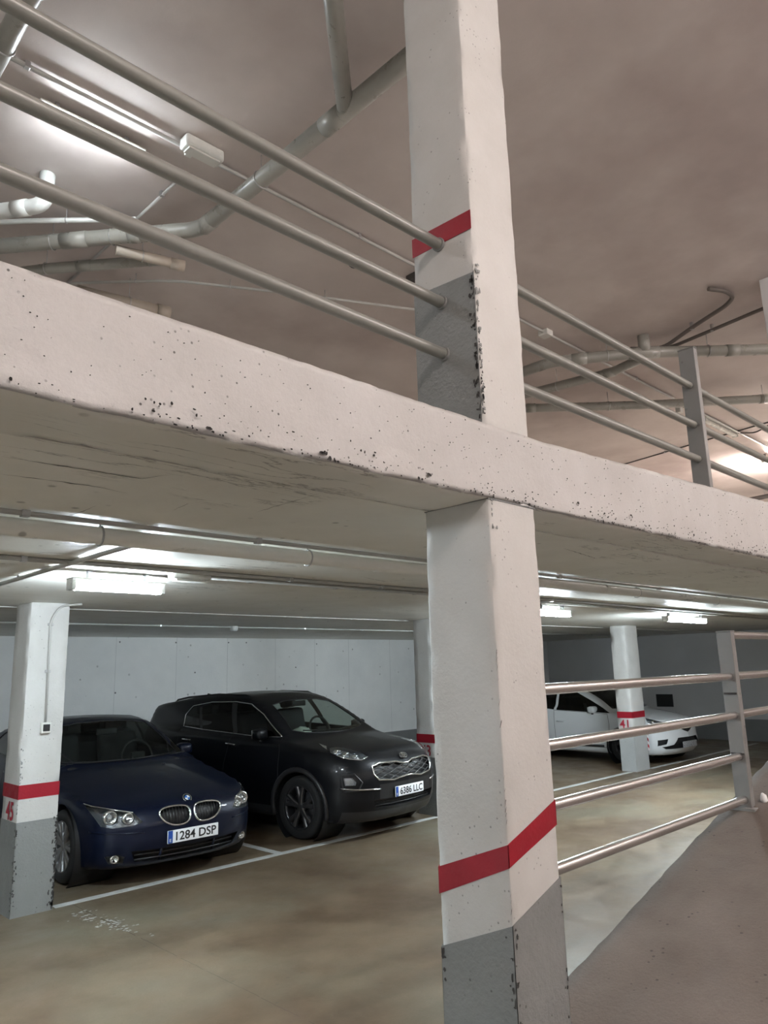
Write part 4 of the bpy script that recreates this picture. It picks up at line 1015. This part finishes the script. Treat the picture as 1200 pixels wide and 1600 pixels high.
for v in bm_.verts:
    k = 1+.25*smoothnoise(v.co, 2.2); v.co = Vector((v.co.x*.15*k, v.co.y*.08*k, max(0, v.co.z+.25)*.075*k))
c_, s_ = math.cos(.10), math.sin(.10)
for v in bm_.verts: v.co += Vector((6.55-.33*c_-1.44*s_, 6.35-.33*s_+1.44*c_, 1.085))
o = from_bm('folded_cloth', bm_, 'cloth_pale', None, True); tag(o, 'pale folded cloth lying on the dashboard of the graphite crossover', 'cloth')

# ---------------------------------------------------------------- navy sedan
def sedan():
    car = Car('sedan'); bm = body_bm(car); R = .325
    root = thing('car', (3.875, 6.59, 0), 'navy sedan with twin chrome oval grilles and plate 1284 DSP', 'car', None, True); root.rotation_euler.z = -.028
    side_arches(bm, root, car, R, car.d['wa'], .050)
    D = (-.50, -.86, .15)
    ws = [(-.66, 1.5, 1.00), (-.45, 1.4, .978), (0, 1.4, .970), (.45, 1.4, .978), (.66, 1.5, 1.00), (.545, 2.1, 1.315), (.3, 2.2, 1.352), (0, 2.2, 1.362), (-.3, 2.2, 1.352), (-.545, 2.1, 1.315)]
    part(bm, root, 'windscreen', ws, FR, 'glass', lambda c: 1.2 < c.y < 2.7)
    tube('windscreen_seal', onto(car, ws, FR, .001, .04), .007, 'black', root, 6, True)
    part(bm, root, 'rear_window', [(-.55, 4, 1.12), (.55, 4, 1.12), (.48, 3.4, 1.31), (-.48, 3.4, 1.31)], (0, 1, .3), 'glass_dark', lambda c: 3.1 < c.y < 4.1)
    for s in (-1, 1):
        for nm, pz, m in (('front_door_glass', [(1.60, .985), (2.66, 1.0), (2.66, 1.335), (2.38, 1.315), (2.05, 1.21)], 'glass_dark'),
                          ('b_pillar', [(2.66, 1.0), (2.74, 1.003), (2.74, 1.338), (2.66, 1.335)], 'black'),
                          ('rear_door_glass', [(2.74, 1.003), (3.52, 1.04), (3.60, 1.09), (3.40, 1.225), (3.12, 1.32), (2.74, 1.338)], 'glass_dark')):
            part(bm, root, nm, flip([(-.75, a, z) for a, z in pz][::-1], s), (s, 0, 0), m, lambda c, s=s: c.x*s > .3)
        dl = [(1.57, .978), (2.66, .992), (3.53, 1.033), (3.63, 1.09), (3.41, 1.235), (3.12, 1.33), (2.7, 1.347), (2.37, 1.325), (2.04, 1.22)]
        tube('window_trim', onto(car, [(s*.75, a, z) for a, z in dl], (s, 0, 0), .002, .05), .007, 'black', root, 6, True)
    hl = [(-.826, .537, .729), (-.788, .431, .713), (-.732, .336, .701), (-.627, .207, .678), (-.531, .133, .656), (-.462, .063, .575), (-.547, .087, .551), (-.695, .18, .54), (-.768, .268, .555), (-.80, .351, .629)]
    lamp_unit(bm, root, car, hl, D, [(-.685, .27, .617, .064, 'chrome'), (-.565, .165, .607, .050, 'chrome')], shift=.12, rim=hl[0:5])
    for s in (-1, 1):
        # the oval outline of one grille
        k = [(-.325, .06, .628), (-.29, .06, .660), (-.19, .06, .674), (-.065, .06, .668), (-.026, .05, .645), (-.018, .02, .585), (-.045, 0, .530), (-.10, 0, .510), (-.20, .01, .515), (-.285, .03, .560)]
        k = smooth_loop(flip(k, s), 1)
        V, F, N = take(bm, cut_region(bm, k, FR, lambda c: c.y < .5)); g_ = recess(V, F, (0, .06, 0), 'black', 'kidney_grille', root)
        tube('grille_surround', onto(car, smooth_loop(k, 1), FR, .004, .02), .0095, 'chrome', g_, 8, True)
        poly = [(p[0], p[2]) for p in k]
        for i in range(9):
            x = s*(.05+.29*i/9.5); zz = [z for z in np.linspace(.49, .70, 60) if inside(x, z, poly)]
            if len(zz) > 4:
                yy = lambda z: float(car.front(np.array(z)))+float(car.plan(np.array(abs(x))))+.022
                tube('slat', [(x, yy(zz[0]), zz[0]), (x, yy(zz[len(zz)//2]), zz[len(zz)//2]), (x, yy(zz[-1]), zz[-1])], .0045, 'dark_trim', g_, 5)
    em = obj('emblem', [(q[0], .128+.034*q[2]/.041*.85+q[1], .716+q[2]*.75) for q in lathe_data([(.0005, -.006), (.041, -.006), (.043, 0), (.043, .01)], 28)[0]], lathe_data([(.0005, -.006), (.041, -.006), (.043, 0), (.043, .01)], 28)[1], 'black', root, True)
    for q in range(4):
        a0 = q*math.pi/2; V = [(0, 0, 0)]+[(.026*math.cos(a0+math.pi/2*k/6), 0, .026*math.sin(a0+math.pi/2*k/6)) for k in range(7)]
        obj('emblem_quarter', [(v[0], .128+.034*v[2]/.041*.85-.0085, .716+v[2]*.75+.004) for v in V], [(0, k, k+1) for k in range(1, 7)], 'emb_blue' if q % 2 else 'white_plain', em)
    tube('emblem_ring', [(.042*math.cos(t), .128+.034*math.sin(t)*.85-.006, .718+.042*math.sin(t)*.75) for t in [2*math.pi*k/24 for k in range(24)]], .003, 'chrome', em, 6, True)
    ink = [(-.55, .1, .335), (0, .03, .322), (.55, .1, .335), (.50, .12, .235), (.25, .1, .215), (-.25, .1, .215), (-.50, .12, .235)]
    V, F, N = take(bm, cut_region(bm, ink, FR, lambda c: c.y < .6)); iq = recess(V, F, (0, .06, 0), 'black', 'air_intake', root)
    for z in (.25, .29): tube('intake_bar', [(-.5, .14, z), (-.25, .09, z), (0, .075, z), (.25, .09, z), (.5, .14, z)], .007, 'dark_trim', iq, 6)
    for x in (-.27, .27): tube('intake_post', [(x, .115, .225), (x, .075, .33)], .014, 'navy', iq, 8)
    for s in (-1, 1):
        fg = [(-.735, .24, .30), (-.645, .16, .315), (-.59, .14, .29), (-.60, .16, .235), (-.70, .24, .235)]
        V, F, N = take(bm, cut_region(bm, flip(fg, s), fd(D, s))); fl = recess(V, F, Vector((.3*-s, .9, 0))*.06, 'black', 'fog_lamp', root); obj('lens', V, F, 'lens', fl, True)
        V2, F2 = lathe_data([(.0005, .02), (.025, .01), (.036, -.008), (.036, .03)], 20); obj('reflector', [Vector((s*.655, .20, .272))+Vector(q) for q in V2], F2, 'chrome', fl, True)
        tube('bumper_rub_strip', onto(car, [(s*.82, .4, .50), (s*.74, .25, .495), (s*.62, .13, .49), (s*.45, .05, .485)], fd(D, s), .001, .04, False), .006, 'navy', root, 6)
    plate(root, -.012, .42, '1284 DSP')
    hood = [(-.76, 1.47, 1), (-.80, 1.1, 1), (-.78, .62, 1), (-.72, .36, 1), (-.60, .23, 1), (-.40, .15, 1), (-.15, .11, 1), (0, .10, 1), (.15, .11, 1), (.40, .15, 1), (.60, .23, 1), (.72, .36, 1), (.78, .62, 1), (.80, 1.1, 1), (.76, 1.47, 1), (.4, 1.40, 1), (0, 1.37, 1), (-.4, 1.40, 1)]
    part(bm, root, 'bonnet', hood, (0, -.0001, 1), 'navy', lambda c: c.z > .55 and c.y < 1.6)
    for x in (-.3, .3): rbox('washer_jet', (x, 1.22, .925), (.03, .02, .012), 'black', root, .004)
    tube('wiper', [(.60, 1.52, 1.0), (.1, 1.42, .985), (-.05, 1.42, .985)], .007, 'black', root, 6)
    tube('wiper', [(.0, 1.43, .985), (-.4, 1.46, .99), (-.6, 1.52, 1.005)], .007, 'black', root, 6)
    for s in (-1, 1):
        lim = lambda c, s=s: c.x*s > .5 and c.z < 1.02
        f_ = [(1.58, .97), (1.50, .85), (1.50, .40), (1.60, .27), (2.70, .27), (2.70, .99)]; r_ = [(2.70, .99), (2.70, .27), (3.15, .27), (3.35, .45), (3.48, .75), (3.55, 1.03)]
        for nm, pl, hy in (('front_door', f_, 2.52), ('rear_door', r_, 3.32)):
            o = part(bm, root, nm, flip([(-.9, a, z) for a, z in pl][::-1], s), (s, 0, 0), 'navy', lim)
            tube('door_handle', onto(car, [(s*.9, hy-.1, .86), (s*.9, hy+.09, .865)], (s, 0, 0), .02, .05, False), .012, 'navy', o, 8)
            seam('door_seam', root, car, [(s*.9, a, z) for a, z in pl], (s, 0, 0), .003, 'black', True)
        part(bm, root, 'tail_lamp', flip([(-.84, 4.4, .98), (-.86, 4.4, .84), (-.45, 4.8, .84), (-.45, 4.8, .96)][::-1], s), (s*.5, 1, 0), 'band_red', lambda c: c.y > 4.2)
    mirrors(root, 1.82, .82, 1.0, 'navy')
    finish(bm, root, 'navy')
    for a in car.d['wa']:
        for s in (-1, 1): make_wheel(root, s*.79, a, R, .222, s, 7, True, ('alloy', 'alloy'))
    cabin(root, 2.25, 3.15, .52, 1.36, 1.64, .97)
    return root
sedan()

# ---------------------------------------------------------------- white hatchback
def hatchback():
    car = Car('hatch'); bm = body_bm(car, 108); R = .31
    root = thing('car', (14.2, 6.4, 0), 'white hatchback parked behind pillar 41', 'car', None, True); root.rotation_euler.z = -.05
    side_arches(bm, root, car, R, car.d['wa'], .050)
    D = (-.86, -.5, .1)
    ws = [(-.65, 1.2, .99), (-.4, 1.1, .985), (0, 1.08, .985), (.4, 1.1, .985), (.65, 1.2, .99), (.52, 1.8, 1.345), (.25, 1.8, 1.375), (0, 1.8, 1.38), (-.25, 1.8, 1.375), (-.52, 1.8, 1.345)]
    part(bm, root, 'windscreen', ws, FR, 'glass_dark', lambda c: .9 < c.y < 2.3)
    for s in (-1, 1):
        part(bm, root, 'front_door_glass', flip([(-.75, a, z) for a, z in [(1.13, .918), (1.5, .925), (2.36, .955), (2.38, 1.33), (2.02, 1.318), (1.60, 1.145)]][::-1], s), (s, 0, 0), 'glass_dark', lambda c, s=s: c.x*s > .3)
        part(bm, root, 'rear_door_glass', flip([(-.75, a, z) for a, z in [(2.42, .958), (3.05, 1.02), (3.30, 1.10), (3.20, 1.22), (2.8, 1.31), (2.44, 1.33)]][::-1], s), (s, 0, 0), 'glass_dark', lambda c, s=s: c.x*s > .3)
    hl = [(-.76, .43, .845), (-.66, .3, .80), (-.5, .15, .74), (-.42, .09, .71), (-.50, .12, .685), (-.64, .23, .695), (-.755, .40, .745)]
    lamp_unit(bm, root, car, hl, D, [(-.66, .34, .75, .045, 'chrome')], shift=.08)
    gv = [(-.42, .08, .705), (0, .05, .715), (.42, .08, .705), (.25, .05, .645), (.1, .03, .585), (0, .03, .56), (-.1, .03, .585), (-.25, .05, .645)]
    V, F, N = take(bm, cut_region(bm, gv, FR, lambda c: c.y < .5)); g_ = recess(V, F, (0, .03, 0), 'black', 'grille', root)
    dv = [(0, .0, .70), (.045, .0, .635), (0, .0, .57), (-.045, .0, .635)]; tube('emblem', [(p[0], p[1]+.02, p[2]) for p in dv], .011, 'chrome', root, 6, True)
    ink = [(-.66, .19, .325), (-.46, .08, .36), (-.34, .05, .475), (.34, .05, .475), (.46, .08, .36), (.66, .19, .325), (.60, .16, .285), (-.60, .16, .285)]
    V, F, N = take(bm, cut_region(bm, ink, FR, lambda c: c.y < .6)); recess(V, F, (0, .05, 0), 'black', 'air_intake', root)
    for s in (-1, 1):
        V, F, N = take(bm, cut_region(bm, flip([(-.71, .26, .445), (-.56, .14, .465), (-.60, .15, .375), (-.715, .27, .345)], s), FR, lambda c: c.y < .7)); recess(V, F, (0, .05, 0), 'black', 'fog_lamp_recess', root)
    plate(root, .006, .345, None)
    part(bm, root, 'bonnet', [(-.70, 1.2, 1), (-.74, .8, 1), (-.70, .45, 1), (-.5, .22, 1), (0, .10, 1), (.5, .22, 1), (.70, .45, 1), (.74, .8, 1), (.70, 1.2, 1), (0, 1.05, 1)], (0, -.0001, 1), 'carwhite', lambda c: c.z > .65 and c.y < 1.3)
    for s in (-1, 1):
        pl = [(1.18, .90), (1.15, .7), (1.18, .35), (1.25, .28), (2.40, .28), (2.42, .95), (1.5, .917)]
        o = part(bm, root, 'front_door', flip([(-.9, a, z) for a, z in pl][::-1], s), (s, 0, 0), 'carwhite', lambda c, s=s: c.x*s > .5 and c.z < 1.0)
        seam('door_seam', root, car, [(s*.9, a, z) for a, z in pl], (s, 0, 0), .004, 'black', True)
        tube('door_handle', onto(car, [(s*.9, 2.16, .735), (s*.9, 2.34, .74)], (s, 0, 0), .015, .05, False), .014, 'carwhite', o, 8)
        tube('sill_strip', onto(car, [(s*.9, 1.3, .30), (s*.9, 2.3, .30)], (s, 0, 0), .004, .1, False), .022, 'black', root, 8)
    mirrors(root, 1.50, .80, .975, 'carwhite')
    finish(bm, root, 'carwhite')
    for a in car.d['wa']:
        for s in (-1, 1): make_wheel(root, s*.745, a, R, .21, s, 7, False, ('alloy_dark', 'alloy_dark'), .19)
    cabin(root, 1.9, 2.75, .52, 1.40, 1.25, .94, .56)
    return root
hatchback()
GROUPS = {'batten_lamp': 'batten lamps', 'bay_line': 'bay markings', 'pillar': 'concrete pillars', 'guard_rail': 'guard rails', 'junction_box': 'junction boxes',
          'emergency_light': 'emergency lights', 'drain_pipe': 'ceiling drain pipes', 'drain_stub': 'pipe stubs', 'conduit': 'ceiling conduits', 'car': 'parked cars'}
for o in bpy.data.objects:
    if o.parent is None and 'group' not in o.keys() and o.name.split('.')[0] in GROUPS: o['group'] = GROUPS[o.name.split('.')[0]]
for o in bpy.data.objects:
    if '_world' in o.keys(): del o['_world']
